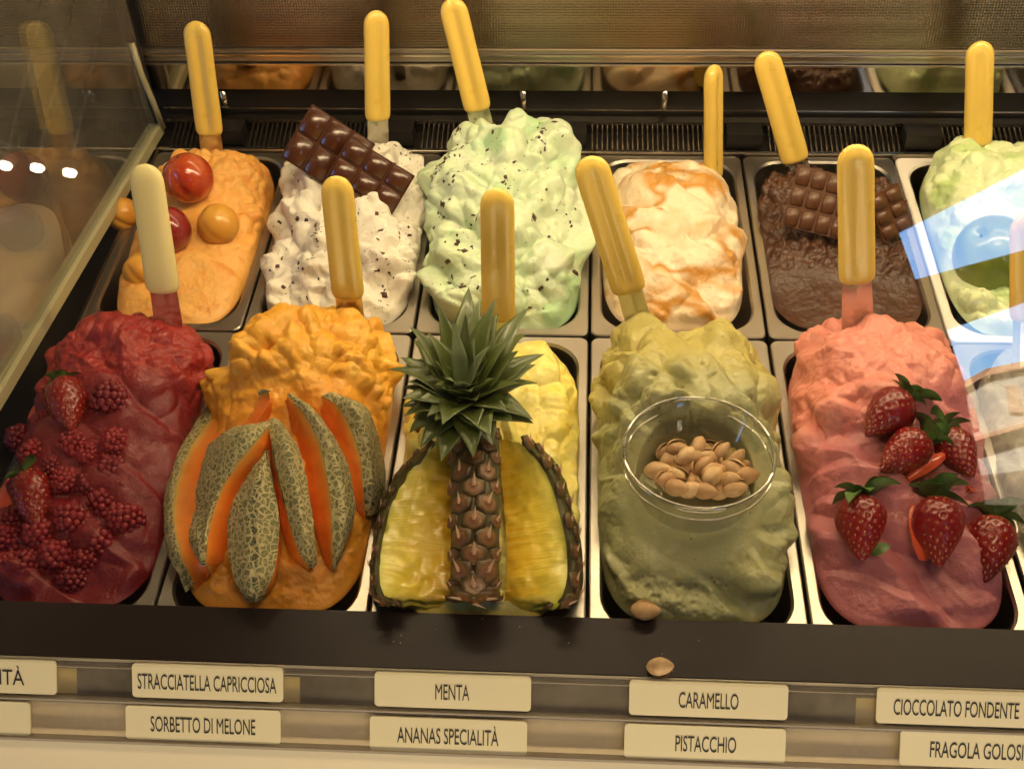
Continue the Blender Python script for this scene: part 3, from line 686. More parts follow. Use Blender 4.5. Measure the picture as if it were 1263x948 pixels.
mk('pist', 3, -.3235, -.014, [(0, .006), (.12, .034), (.32, .074), (.6, .090), (.85, .076), (1, .062)], d_pist, G_pist, 'olive green pistachio gelato heap around the plastic cup', nx=250, ny=400, pq=(3, .62), dip=dip)
mk('straw', 4, -.3235, -.014, [(0, .006), (.2, .032), (.5, .064), (.8, .096), (1, .094)], d_straw, G_straw, 'pink strawberry gelato heap topped with strawberries', nx=240, ny=360, pq=(2.6, .6))
mk('pale', 5, -.33, -.02, [(0, .0), (.5, .02), (1, .03)], d_lime, G_pale, 'whitish gelato heap at the right edge behind the reflection', nx=120, ny=170)

# chocolate flakes (uncountable crumbs) ------------------------------
M_flake = mat('chocolate_flake', (.055, .022, .010), .4)
def flakes(key, n, region, label, size=(.0010, .0026)):
    md = MOUND[key]; P, Nn = md['P'], md['N']; nx, ny = P.shape[:2]; rg = np.random.RandomState(hash(key) % 1000 if False else len(key) * 7); vs = []; fs_ = []
    cl = [(rg.randint(int(nx * .15), int(nx * .85)), rg.randint(int(ny * .1), int(ny * .95))) for _ in range(14)]
    for k in range(n):
        if rg.rand() < .5: c = cl[rg.randint(len(cl))]; i = int(np.clip(c[0] + rg.randn() * 7, 8, nx - 9)); j = int(np.clip(c[1] + rg.randn() * 7, 8, ny - 9))
        else: i = rg.randint(12, nx - 12); j = rg.randint(12, ny - 12)
        p = Vector(P[i, j]); nn_ = Vector(Nn[i, j]); 
        if nn_.z < 0: nn_ = -nn_
        a = nn_.orthogonal().normalized(); a = (Quaternion(nn_, rg.rand() * 6.28) @ a); b = nn_.cross(a); s = rg.uniform(*size); s = s * rg.uniform(.5, 1.0) if rg.rand() < .7 else s * 1.25; t = s * rg.uniform(.3, 1.0); b0 = len(vs)
        for sa, sb, h in ((-1, -1, 0), (1, -.7, 0), (.8, 1, 0), (-.9, .8, 0), (-1, -1, 1), (1, -.7, 1), (.8, 1, 1), (-.9, .8, 1)):
            vs.append(tuple(p + a * sa * s + b * sb * t + nn_ * (h * .0008 - .0003)))
        for f in ((0, 1, 2, 3), (4, 5, 6, 7), (0, 1, 5, 4), (1, 2, 6, 5), (2, 3, 7, 6), (3, 0, 4, 7)): fs_.append([b0 + q for q in f])
    me = mesh_np('flakes', vs, fs_, False); off = md['o'].location; me.transform(Matrix.Translation(-off))
    o = link('chocolate_flakes', me, M_flake, md['o']); o['kind'] = 'stuff'
flakes('strac', 190, None, '', (.0007, .0025)); flakes('mint', 170, None, '', (.0008, .0032))

# ------------------------------------------------------------------ spatulas
def smooth_ring(wd, th, groove, n=28):
    pts = []
    for k in range(n):
        a = 2 * PI * k / n; c, s = math.cos(a), math.sin(a); e = 2.6
        r = (abs(c) ** e + abs(s) ** e) ** (-1 / e); x, y = wd * r * c, th * r * s
        if y < 0: y += groove * th * math.exp(-(x / (wd * .30)) ** 2)       # channel along the front face
        pts.append((x, y))
    return pts
def spatula(label, base, top, yb, dy, hw=.0148, th=.0068, yaw=0, groove=.5, blade=.055, m=M_yel, bw=.82, kink=0, bladeshow=.0):
    b = at(*base, y=yb); t = at(*top, y=yb + dy); L = (t - b).length; ax = (t - b).normalized()
    front = Vector((0, -1, 0)); front = (front - ax * front.dot(ax)).normalized(); front = Quaternion(ax, yaw) @ front
    side = ax.cross(front).normalized()
    R = Matrix((side, -front, ax)).transposed().to_4x4()
    T = thing('gelato_spatula', label, 'spatula', b, 'gelato spatulas with yellow handles'); T.rotation_euler = R.to_euler()
    bm = bmesh.new(); rings = []
    zs = [(-.0, .55), (.0015, .86), (.005, 1.0), (.012, 1.02), (L * .35, 1.0), (L * .65, .98), (L - .016, 1.0), (L - .010, .93), (L - .005, .74), (L - .0015, .45), (L, .12)]
    for z, s in zs:
        gv = groove if .01 < z < L - .011 else groove * .3
        rings.append([bm.verts.new((x * s, y * (s if s > .6 else s * 1.0), z)) for x, y in smooth_ring(hw, th, gv)])
    for A, B_ in zip(rings, rings[1:]):
        n = len(A)
        for k in range(n): bm.faces.new((A[k], A[(k + 1) % n], B_[(k + 1) % n], B_[k]))
    bm.faces.new(rings[0]); bm.faces.new(rings[-1])
    o = link('handle', from_bm('handle', bm, True), m, T); sb = o.modifiers.new('s', 'SUBSURF'); sb.levels = 1; sb.render_levels = 2
    bm = bmesh.new(); rings = []
    for q in range(9):
        z = .002 - q / 8 * (blade + .002); f = q / 8; wv = hw * bw * (1 + .12 * f); cy = kink * f * f; tk = .0011
        rings.append([bm.verts.new((x, y + cy, z)) for x, y in ((-wv, -tk * .4), (-wv * .5, -tk + .0012), (0, -tk + .0016), (wv * .5, -tk + .0012), (wv, -tk * .4), (wv, tk * .6), (0, tk + .0016), (-wv, tk * .6))])
    for A, B_ in zip(rings, rings[1:]):
        for k in range(8): bm.faces.new((A[k], A[(k + 1) % 8], B_[(k + 1) % 8], B_[k]))
    bm.faces.new(rings[0]); bm.faces.new(rings[-1])
    link('blade', from_bm('blade', bm, False), M_blade, T)
    return T
spatula('pale yellow spatula in front of the dark red plum', (202, 361), (178, 202), -.045, .035, hw=.0150, groove=0, m=M_pale, blade=.06)
spatula('yellow spatula in the melon sorbet, crossing the white gelato', (430, 368), (414, 217), -.045, .03, hw=.0145, groove=.25, blade=.045)
spatula('yellow spatula standing right of the pineapple crown', (615, 396), (613, 232), -.05, .03, hw=.0150, groove=.25, blade=.06)
spatula('yellow spatula leaning left with a shiny blade, above the pistachio gelato', (777, 361), (725, 193), -.03, .035, hw=.0158, groove=.4, blade=.06, kink=-.006, bw=.72)
spatula('yellow spatula upright in the strawberry gelato before the chocolate bars', (1057, 349), (1055, 178), -.045, .03, hw=.0152, groove=.35, blade=.06)
spatula('yellow spatula behind the red plum at upper left', (259, 167), (241, 26), .275, .03, hw=.0150, groove=.6, blade=.04)
spatula('yellow spatula with a small brown mark, right of the broken chocolate', (466, 149), (464, 13), .285, .025, hw=.0140, groove=.55, yaw=.35, blade=.065)
spatula('yellow spatula leaning left above the mint gelato', (590, 137), (556, -2), .28, .03, hw=.0150, groove=.55, blade=.05)
spatula('narrow yellow spatula seen side-on behind the caramel gelato', (880, 222), (880, 80), .262, .02, hw=.0130, th=.0085, groove=.5, yaw=1.0, blade=.05)
spatula('yellow spatula leaning left over the chocolate pan', (982, 200), (943, 64), .262, .025, hw=.0150, groove=.45, blade=.05)
spatula('yellow spatula upright in the pale green gelato at upper right', (1206, 180), (1209, 51), .27, .02, hw=.0145, groove=.45, blade=.05)
spatula('yellow spatula cut by the right edge behind the mirrored sky', (1268, 395), (1268, 262), -.06, .03, hw=.0150, groove=.3, blade=.05)

# ------------------------------------------------------------------ lofted fruit pieces
def cr(a, b, c, d, t):
    return .5 * ((2 * b) + (c - a) * t + (2 * a - 5 * b + 4 * c - d) * t * t + (3 * b - a - 3 * c + d) * t ** 3)
def spl(A, n):
    """A: (k, ...) control rows -> n interpolated rows"""
    A = np.asarray(A, float); k = len(A); E_ = np.concatenate([[2 * A[0] - A[1]], A, [2 * A[-1] - A[-2]]]); out = []
    for s in np.linspace(0, k - 1, n):
        i = min(int(s), k - 2); out.append(cr(E_[i], E_[i + 1], E_[i + 2], E_[i + 3], s - i))
    return np.array(out)
def loft(rows, nu, nv):
    A = np.array([[list(p) for p in r] for r in rows])      # (rows, cols, 3)
    A = spl(A, nv); A = np.swapaxes(spl(np.swapaxes(A, 0, 1), nu), 0, 1); return A   # (nv, nu, 3)
def gnorm(G):
    n = np.cross(np.gradient(G, axis=1), np.gradient(G, axis=0)); n /= (np.linalg.norm(n, axis=-1, keepdims=True) + 1e-12)
    if (n @ np.array([0, -.6, .8])).mean() < 0: n = -n
    return n
def solid(name, G, thick, m, parent=None, off=None, attrs=None, disp=None, down=False):
    n0 = np.cross(np.gradient(G, axis=1), np.gradient(G, axis=0))
    if (n0 @ np.array([0, -.6, .8])).mean() < 0:
        G = G[:, ::-1]; disp = disp[:, ::-1] if disp is not None and disp.shape[1] > 1 else disp
        attrs = {k_: np.broadcast_to(v_, G.shape[:2])[:, ::-1] for k_, v_ in attrs.items()} if attrs else None
    nv, nu = G.shape[:2]; Nn = gnorm(G)
    if disp is not None: G = G + Nn * disp[..., None]
    ed = np.minimum(np.linspace(0, 1, nu), 1 - np.linspace(0, 1, nu))[None, :] * 2
    Bt = G - (np.array([0, -.12, .99]) if down else Nn) * thick
    V = np.concatenate([G.reshape(-1, 3), Bt.reshape(-1, 3)]); i = np.arange(nu * nv).reshape(nv, nu); n = nu * nv
    F = [np.stack([i[:-1, :-1], i[:-1, 1:], i[1:, 1:], i[1:, :-1]], -1).reshape(-1, 4)]
    F.append(F[0][:, ::-1] + n)
    def wall(a): return np.stack([a[:-1], a[:-1] + n, a[1:] + n, a[1:]], -1)
    F += [wall(i[0]), wall(i[-1][::-1]), wall(i[:, 0][::-1]), wall(i[:, -1])]
    F = np.concatenate(F)
    if off is not None: V = V - np.array(off)
    at_ = None
    if attrs: at_ = {k_: np.concatenate([np.broadcast_to(v_, (nv, nu)).ravel()] * 2) for k_, v_ in attrs.items()}
    me = mesh_np(name, V, F, True, at_)
    o = link(name, me, m, parent)
    es = o.modifiers.new('e', 'EDGE_SPLIT'); es.split_angle = .9
    return o
# melon materials
M_rind = mat('netted_rind', (.3, .3, .2), .55); g = N(M_rind); co = g.coord()
wc = g.n('ShaderNodeVectorMath'); wc.operation = 'ADD'; nz = g.n('ShaderNodeTexNoise'); nz.inputs['Scale'].default_value = 170; g.l(co, nz.inputs[0])
sc_ = g.n('ShaderNodeVectorMath'); sc_.operation = 'SCALE'; sc_.inputs['Scale'].default_value = .0060; g.l(nz.outputs['Color'], sc_.inputs[0]); g.l(co, wc.inputs[0]); g.l(sc_.outputs[0], wc.inputs[1])
v = g.n('ShaderNodeTexVoronoi'); v.feature = 'DISTANCE_TO_EDGE'; v.inputs['Scale'].default_value = 185; g.l(wc.outputs[0], v.inputs['Vector'])
v2 = g.n('ShaderNodeTexVoronoi'); v2.feature = 'DISTANCE_TO_EDGE'; v2.inputs['Scale'].default_value = 330; g.l(wc.outputs[0], v2.inputs['Vector'])
net = g.ramp(v.outputs['Distance'], [(.07, (1,) * 3), (.17, (0,) * 3)]); net2 = g.ramp(v2.outputs['Distance'], [(.03, (.55,) * 3), (.09, (0,) * 3)])
mm_ = g.n('ShaderNodeMath'); mm_.operation = 'MAXIMUM'; g.l(net, mm_.inputs[0]); g.l(net2, mm_.inputs[1]); net = mm_.outputs[0]
basec = g.mix(g.noise(co, 30, 3), (.15, .16, .055), (.24, .23, .09))
basec = g.mix(g.attr('seam'), basec, (.035, .06, .045))
g.col(g.mix(net, basec, (.52, .45, .23))); g.bump(net, .9, .0014)
M_flesh = mat('melon_flesh', (.8, .3, .05), .28, 0, Subsurface_Weight=.4, Coat_Weight=.4, Coat_Roughness=.12); g = N(M_flesh); g.b.inputs['Subsurface Radius'].default_value = (.008, .003, .001)
c = g.ramp(g.attr('depth'), [(0, (.30, .36, .10)), (.06, (.56, .48, .14)), (.15, (.80, .30, .04)), (.4, (.80, .19, .014)), (1, (.70, .12, .007))])
c = g.mix(g.math('MULTIPLY', g.noise(g.coord('Object', (1, .3, 1)), 90, 4), .6), c, (.76, .25, .035)); g.col(g.mix(.85, c, c)); g.bump(g.noise(g.coord(), 160, 4), .3, .001)
MS = [
 ('leftmost big melon slice, mostly orange flesh with a thin green rind edge', 'R', [
  [(326, 479), (328, 480), (331, 482), (334, 496)], [(262, 496), (266, 500), (271, 505), (308, 535)], [(218, 555), (223, 557), (229, 560), (275, 590)],
  [(202, 620), (207, 621), (213, 622), (262, 645)], [(207, 680), (212, 678), (219, 675), (255, 695)], [(233, 727), (235, 724), (237, 721), (248, 714)]], (.018, .026, .030, .020)),
 ('second melon slice from left, netted rind curving down to a dark tip', 'R', [
  [(336, 518), (337, 518), (338, 519), (342, 524)], [(283, 529), (298, 534), (313, 545), (332, 570)], [(242, 568), (259, 576), (275, 592), (304, 612)],
  [(226, 622), (241, 630), (256, 642), (290, 655)], [(231, 670), (243, 676), (252, 682), (276, 690)], [(249, 702), (252, 704), (256, 703), (262, 700)]], (.020, .036, .034, .006)),
 ('third melon slice, upright in the middle with a green seam down its rind', 'N', [
  [(327, 553), (328, 552), (330, 553)], [(304, 588), (320, 588), (336, 590)], [(284, 628), (312, 630), (343, 627)], [(280, 668), (312, 672), (344, 664)],
  [(289, 712), (313, 717), (337, 708)], [(303, 738), (313, 743), (324, 738)]], (.022, .037, .026)),
 ('fourth melon slice, narrow netted rind left of the double flesh gap', 'L', [
  [(331, 530), (329, 519), (337, 515), (346, 519)], [(334, 565), (336, 552), (354, 547), (368, 550)], [(338, 602), (344, 592), (361, 589), (377, 587)],
  [(347, 648), (355, 636), (371, 633), (385, 630)], [(360, 684), (367, 676), (380, 673), (389, 668)], [(378, 702), (381, 700), (386, 700), (391, 696)]], (.008, .026, .034, .022)),
 ('fifth melon slice, wide orange flesh to the left of its pale rind', 'L', [
  [(352, 494), (354, 487), (358, 485), (362, 486)], [(360, 530), (376, 511), (385, 508), (394, 511)], [(370, 575), (396, 552), (409, 549), (421, 554)],
  [(382, 628), (406, 602), (422, 600), (436, 602)], [(393, 672), (410, 652), (423, 651), (435, 645)], [(404, 697), (410, 699), (412, 701), (415, 699)]], (.004, .026, .031, .018)),
 ('rightmost melon slice, short and dark green at its lower end', 'L', [
  [(392, 494), (397, 487), (408, 483), (420, 485)], [(402, 522), (418, 502), (435, 496), (451, 502)], [(414, 556), (435, 532), (451, 527), (465, 533)],
  [(426, 594), (445, 566), (459, 563), (474, 566)], [(437, 622), (448, 600), (461, 600), (475, 596)], [(447, 637), (451, 634), (458, 635), (466, 632)]], (.004, .024, .034, .012))]
for label, side, rows, lifts in MS:
    R3 = [[lifted('melon', px, py, lf * (.35 if ri in (0, len(rows) - 1) else 1) + .002) for (px, py), lf in zip(r, [q * .8 for q in lifts])] for ri, r in enumerate(rows)]
    c = R3[3][1]; T = thing('melon_slice', label, 'melon slice', c, 'cut melon slices on the sorbet')
    rc = {'R': [0, 1, 2], 'N': [0, 1, 2], 'L': [1, 2, 3]}[side]
    Gr = loft([[r[k] for k in rc] for r in R3], 22, 60)
    seam = np.exp(-((np.linspace(0, 1, 22) - .5) / .07) ** 2)[None, :] * np.ones((60, 1)) * (1.0 if side == 'N' else .35)
    seam = np.maximum(seam, np.clip((np.linspace(0, 1, 60)[:, None] - (.72 if 'dark' in label else .9)) / .15, 0, 1) * np.ones((1, 22)) * .85)
    nn3 = fbm(Gr, 60, 3, 5) * .0012
    solid('rind', Gr, .003, M_rind, T, c, {'seam': seam}, nn3 - .0018 * np.exp(-((np.linspace(0, 1, 22) - .5) / .06) ** 2)[None, :] * (1 if side == 'N' else 0))
    # flesh: under the rind and out to the cut face
    Nr = gnorm(Gr); inner = Gr - Nr * .0028
    Gu = inner[3:-7, ::3]; dep = np.zeros(Gu.shape[:2])
    solid('under_flesh', Gu, .014, M_flesh, T, c, {'depth': dep + .45}, None, True)
    if side != 'N':
        a_, b_ = (0, 1) if side == 'L' else (3, 2)
        Fr = [[r[a_], (r[a_] + r[b_]) * .5 - Vector((0, 0, .0015)), r[b_] - Vector((0, 0, .0008))] for r in R3]
        Gf = loft(Fr, 16, 60); dp = (1 - np.linspace(0, 1, 16))[None, :] * np.ones((60, 1))
        solid('flesh', Gf, .012, M_flesh, T, c, {'depth': dp}, fbm(Gf, 110, 4, 8) * .0018, True)

# pineapple -------------------------------------------------------------
M_pf = mat('pineapple_flesh', (.8, .6, .06), .25, 0, Subsurface_Weight=.35, Coat_Weight=.4, Coat_Roughness=.15); g = N(M_pf); g.b.inputs['Subsurface Radius'].default_value = (.008, .006, .001)
co = g.coord('Object', (1, 1, 1)); fib = g.noise(g.coord('Object', (18, 260, 60)), 1, 5, .6)
c = g.ramp(g.attr('depth'), [(0, (.58, .60, .10)), (.10, (.86, .76, .16)), (.42, (.88, .66, .06)), (.8, (.80, .50, .02)), (1, (.76, .42, .02))])
g.col(g.mix(g.ramp(fib, [(.4, (0,) * 3), (.7, (.5,) * 3)]), c, (.92, .76, .14))); g.bump(fib, .6, .0015)
M_skin = mat('pineapple_skin', (.1, .06, .02), .5); g = N(M_skin); g.col(g.mix(g.noise(g.coord(), 120, 4), (.045, .035, .012), (.10, .10, .03)))
M_eye = mat('pineapple_eye', (.3, .12, .05), .42, 0, Coat_Weight=.1); g = N(M_eye); co = g.coord()
rad_ = g.n('ShaderNodeVectorMath'); rad_.operation = 'LENGTH'; g.l(co, rad_.inputs[0])
c = g.ramp(g.math('MULTIPLY', rad_.outputs['Value'], 90.), [(.05, (.40, .24, .14)), (.30, (.24, .09, .035)), (.58, (.34, .17, .05)), (.74, (.13, .12, .025)), (.90, (.05, .06, .015))])
g.col(g.mix(g.noise(co, 260, 4), c, (.12, .035, .02))); g.bump(g.noise(g.coord('Object', (1, 1, 1)), 420, 4), .6, .001)
M_spike = mat('spike', (.50, .33, .22), .5)
kP = 'pine'
PT = thing('cut_pineapple', 'cut pineapple with leafy crown, centre skin strip and two yellow wedges', 'pineapple', lifted(kP, 586, 640, .01))
pc = PT.location
def prow(cols, lifts): return [lifted(kP, px, py, l) for (px, py), l in zip(cols, lifts)]
cen = [prow([(556, y), (571, y - 1), (586, y - 2), (601, y - 1), (616, y)], [l - .010, l - .002, l, l - .002, l - .010]) for y, l in ((528, .030), (560, .040), (600, .046), (645, .048), (690, .046), (728, .036), (743, .014))]
Gc = loft(cen, 24, 80); solid('skin_strip', Gc, .022, M_skin, PT, pc, None, fbm(Gc, 80, 3, 4) * .0012)
# eyes
def eye_mesh(flat=.5):
    bm = bmesh.new(); rings = []; n = 12
    for r, z in ((1.0, -.12), (.98, .10), (.86, .26), (.62, .34), (.36, .30), (.16, .42)):
        ring = []
        for k in range(n):
            a = 2 * PI * k / n + PI / 6; hx = 1 / max(abs(math.cos((a - PI / 6) % (PI / 3) - PI / 6)), .5) * .93
            rr = r * (hx if r > .5 else 1); ring.append(bm.verts.new((rr * math.cos(a), rr * math.sin(a) * .92, z + (.06 * math.sin(a) if r < .9 else 0) + random.uniform(-.02, .02))))
        rings.append(ring)
    for A, B_ in zip(rings, rings[1:]):
        for k in range(n): bm.faces.new((A[k], A[(k + 1) % n], B_[(k + 1) % n], B_[k]))
    bm.faces.new(rings[-1]); bm.faces.new(rings[0][::-1])
    me = from_bm('eye', bm, True); me.transform(Matrix.Scale(.0108, 4)); me.materials.append(M_eye); return me
EM = [eye_mesh() for _ in range(3)]
def spike_mesh():
    bm = bmesh.new(); a = [bm.verts.new(p) for p in ((-.0016, 0, .0028), (.0016, 0, .0028), (0, .0022, .0030), (.0003, -.001, .0042))]; t = bm.verts.new((.0004, .0085, .0068))
    bm.faces.new((a[0], a[3], t)); bm.faces.new((a[3], a[1], t)); bm.faces.new((a[1], a[2], t)); bm.faces.new((a[2], a[0], t)); bm.faces.new((a[0], a[1], a[3])); bm.faces.new((a[0], a[2], a[1]))
    me = from_bm('spike', bm); me.materials.append(M_spike); return me
SPM = spike_mesh()
def put_eye(p, n, up, s=1.0):
    y = (up - n * up.dot(n)).normalized(); x = y.cross(n)
    Rm = Matrix((x, y, n)).transposed().to_4x4()
    o = link('eye', random.choice(EM), None, PT); o.matrix_parent_inverse = Matrix.Identity(4)
    o.location = p - pc; o.rotation_euler = (Rm.to_3x3() @ Matrix.Rotation(random.uniform(-.15, .15), 3, 'Z')).to_euler(); o.scale = (s, s * random.uniform(.9, 1.05), s)
    q = link('spike', SPM, None, o); q.scale = (1.5, 1.25, 1.3)
Nc = gnorm(Gc)
rowsn = 13
for r in range(rowsn):
    tv = (r + .5) / rowsn; j = int(tv * 79)
    for u in ((.24, .76) if r % 2 else (.02, .5, .98)):
        i = int(np.clip(u, .05, .95) * 23)
        sc = .88 + .28 * tv if u not in (.02, .98) else .70
        put_eye(Vector(Gc[j, i]) - Vector(Nc[j, i]) * .0008, Vector(Nc[j, i]), Vector((0, 1, .4)), sc * .92)
for side, inn, outr, rim in (
    ('left', [(557, 541), (557, 590), (557, 640), (557, 690), (557, 735), (557, 742)], [(536, 545), (500, 588), (478, 640), (468, 690), (473, 733), (500, 742)], [(527, 545), (489, 582), (467, 634), (456, 690), (460, 740), (484, 743)]),
    ('right', [(617, 541), (619, 592), (622, 640), (626, 690), (624, 730), (620, 744)], [(642, 545), (674, 585), (692, 640), (700, 690), (694, 735), (666, 744)], [(655, 540), (688, 574), (708, 630), (719, 690), (713, 740), (686, 745)])):
    ls = [(.018, .028), (.014, .032), (.013, .034), (.012, .032), (.010, .026), (.004, .012)]
    R3 = [[lifted(kP, *a, l0), lifted(kP, (a[0] + b[0]) / 2, (a[1] + b[1]) / 2, l0 * .5 + l1 * .42), lifted(kP, *b, l1)] for a, b, (l0, l1) in zip(inn, outr, ls)]
    Gf = loft(R3, 26, 70); dp = (1 - np.linspace(0, 1, 26))[None, :] * np.ones((70, 1))
    o = solid('wedge_flesh', Gf, .010, M_pf, PT, pc, {'depth': dp}, fbm(Gf, 45, 4, 8) * .0045 + fbm(Gf, 160, 3, 18) * .0012, True); o['label'] = side + ' yellow flesh wedge'
    R4 = [[lifted(kP, *b, l1 + .001), lifted(kP, (b[0] + c[0]) / 2, (b[1] + c[1]) / 2, l1 + .002), lifted(kP, *c, l1 - .022)] for b, c, (l0, l1) in zip(outr, rim, ls)]
    Gs = loft(R4, 8, 60); solid('wedge_skin', Gs, .004, M_skin, PT, pc, None, fbm(Gs, 90, 3, 4) * .0015); Ns = gnorm(Gs)
    for q in range(15):
        j = int((q + .5) / 15 * 59); i = 5 if q % 2 else 3; put_eye(Vector(Gs[j, i]), (Vector(Ns[j, i]) + Vector((-.6 if side == 'left' else .6, 0, 0))).normalized(), Vector((0, 1, .4)), .55 if side == 'left' else .72)
# crown
M_leaf = mat('crown_leaf', (.05, .09, .02), .38, 0, Coat_Weight=.15); g = N(M_leaf); co = g.coord('Object', (1, .15, 1))
c = g.mix(g.noise(co, 220, 4), (.030, .062, .009), (.100, .140, .020)); g.col(g.mix(g.noise(g.coord(), 40, 3), c, (.10, .12, .03))); g.bump(g.noise(co, 500, 3), .3, .0006)
M_leafc = mat('crown_heart_leaf', (.13, .20, .11), .5); g = N(M_leafc); g.col(g.mix(g.noise(g.coord('Object', (1, .15, 1)), 200, 4), (.13, .17, .07), (.22, .27, .13)))
def leaf_mesh(L, wd, curl, fold, seed):
    rg = random.Random(seed); ny, nx = 10, 4; V = []; F = []; tw = rg.uniform(-.3, .3)
    for s in (0, 1):
        for j in range(ny + 1):
            t = j / ny; wv = wd * (.85 + .3 * math.sin(PI * min(t * 1.25, 1))) * (1 - t ** 2.2) ** .9 + .0001
            ang = curl * t * t; y = L * (t - .12 * abs(curl) * t ** 3); z = L * curl * .42 * t * t * -1
            for i in range(nx + 1):
                u = i / nx * 2 - 1; zz_ = z + fold * wv * abs(u) - (0 if s == 0 else .0011 * (1 - t * .7)); a = tw * t
                V.append((u * wv * math.cos(a) , y, zz_ + u * wv * math.sin(a)))
    n = (nx + 1) * (ny + 1)
    for j in range(ny):
        for i in range(nx):
            a = j * (nx + 1) + i; F.append((a, a + 1, a + nx + 2, a + nx + 1)); F.append((n + a + nx + 1, n + a + nx + 2, n + a + 1, n + a))
        a = j * (nx + 1); F.append((a, a + nx + 1, n + a + nx + 1, n + a)); a += nx; F.append((a, n + a, n + a + nx + 1, a + nx + 1))
    return mesh_np('leaf', V, F, True)
CRn = thing('x', '', '') if False else None
cb = lifted(kP, 574, 497, .052); axis = Vector((-.03, .12, 1)).normalized(); GAg = 2.39996
LMs = []
for k in range(62):
    f = k / 61; az = k * GAg + 1.2 + random.uniform(-.25, .25); bk0 = math.sin(az)
    tilt = math.radians(10 + (78 if bk0 < .2 else 52) * f ** .85 + random.uniform(-9, 9)); L = (.026 + .026 * min(1, f * 2.2)) * random.uniform(.78, 1.2) * (1 + 1.1 * max(bk0, 0)) * (1 - .18 * f) * (1 - .16 * abs(math.cos(az))); wd = (.0068 + .0050 * min(1, f * 2)) * random.uniform(.85, 1.15)
    me = leaf_mesh(L, wd, random.uniform(.1, .9) + .5 * f, random.uniform(.2, .5), k); me.materials.append(M_leafc if k < 6 else M_leaf)
    out_ = Vector((math.cos(az), math.sin(az), 0)); out_ = (out_ - axis * out_.dot(axis)).normalized()
    y = (axis * math.cos(tilt) + out_ * math.sin(tilt)).normalized(); z = (axis * math.sin(tilt) - out_ * math.cos(tilt)).normalized()
    # leaves standing at the back reach up, the ones in front are shorter
    s = 1.0
    x = y.cross(z); Rm = Matrix((x, y, z)).transposed()
    o = link('leaf', me, None, PT); o.location = cb + axis * (.020 * (1 - f) - .006) + out_ * (.004 + .012 * f) - pc; o.rotation_euler = Rm.to_euler(); o.scale = (1, s, 1)
# crown core
bm = bmesh.new(); bmesh.ops.create_uvsphere(bm, u_segments=20, v_segments=12, radius=.019)
me = from_bm('crown_core', bm, True); o = link('crown_core', me, M_leaf, PT); o.location = cb - pc - axis * .010
# orange-skinned knob of the shoulder at right of the crown
for (px, py, s) in ((530, 520, .011),):
    bm = bmesh.new(); bmesh.ops.create_icosphere(bm, subdivisions=4, radius=s)
    V = np.array([v.co[:] for v in bm.verts]); dd = lump(V + .3, 170, .0050, 4)
    for v, q in zip(bm.verts, dd): v.co += v.co.normalized() * q; v.co.y *= .9
    o = link('shoulder', from_bm('shoulder', bm, True), bpy.data.materials.get('shoulder_flesh') or mat('shoulder_flesh', (.42, .13, .025), .5), PT); o.location = lifted(kP, px, py, .006) - pc

# ------------------------------------------------------------------ cup and pistachios
CT = thing('plastic_cup', 'clear plastic cup of pistachios pressed into the pistachio gelato', 'cup', (cupc.x, cupc.y, cupc.z - CHT))
def lathe(prof, seg=64):
    bm = bmesh.new(); rings = [[bm.verts.new((r * math.cos(2 * PI * k / seg), r * math.sin(2 * PI * k / seg), z)) for k in range(seg)] for r, z in prof]
    for A, B_ in zip(rings, rings[1:]):
        for k in range(seg): bm.faces.new((A[k], A[(k + 1) % seg], B_[(k + 1) % seg], B_[k]))
    return bm, rings
bm, rg_ = lathe([(.001, .0008), (CB - .006, .0008), (CB - .001, .004), (CR - .004, CHT - .014), (CR - .002, CHT - .012), (CR - .001, CHT), (CR - .0001, CHT), (CR - .0012, CHT - .0125), (CR - .0032, CHT - .0145), (CB, .003), (CB - .005, -.0002), (.001, -.0002)])
link('wall', from_bm('wall', bm, True), M_cup, CT)
bm, rg_ = lathe([(CR - .0015, CHT - .0008), (CR - .0012, CHT + .0010), (CR, CHT + .0018), (CR + .0014, CHT + .0010), (CR + .0016, CHT - .0012), (CR, CHT - .0016), (CR - .0015, CHT - .0008)])
link('rim', from_bm('rim', bm, True), M_cuprim, CT)
bm, rg_ = lathe([(CR - .001, CHT - .0125), (CR + .0004, CHT - .0118), (CR + .0008, CHT - .0128), (CR - .001, CHT - .0138)])
link('ridge', from_bm('ridge', bm, True), M_cuprim, CT)
M_shell = mat('pistachio_shell', (.6, .4, .2), .45, 0, Subsurface_Weight=.1); g = N(M_shell); g.b.inputs['Subsurface Radius'].default_value = (.003, .002, .001)
co = g.coord('Object', (1, 1, 1)); g.col(g.mix(g.ramp(g.noise(co, 170, 5, .6), [(.35, (0,) * 3), (.7, (1,) * 3)]), (.72, .50, .27), (.52, .30, .13))); g.bump(g.noise(g.coord('Object', (.3, 1, 1)), 500, 3), .3, .0005)
oi = g.n('ShaderNodeObjectInfo'); _b = g.b.inputs['Base Color'].links[0].from_socket; g.col(g.mix(g.ramp(oi.outputs['Random'], [(.1, (0,) * 3), (1, (.8,) * 3)]), _b, (.40, .21, .085)))
M_kern = mat('pistachio_kernel', (.16, .07, .03), .6); g = N(M_kern); g.col(g.mix(g.noise(g.coord(), 300, 3), (.22, .05, .04), (.24, .26, .05)))
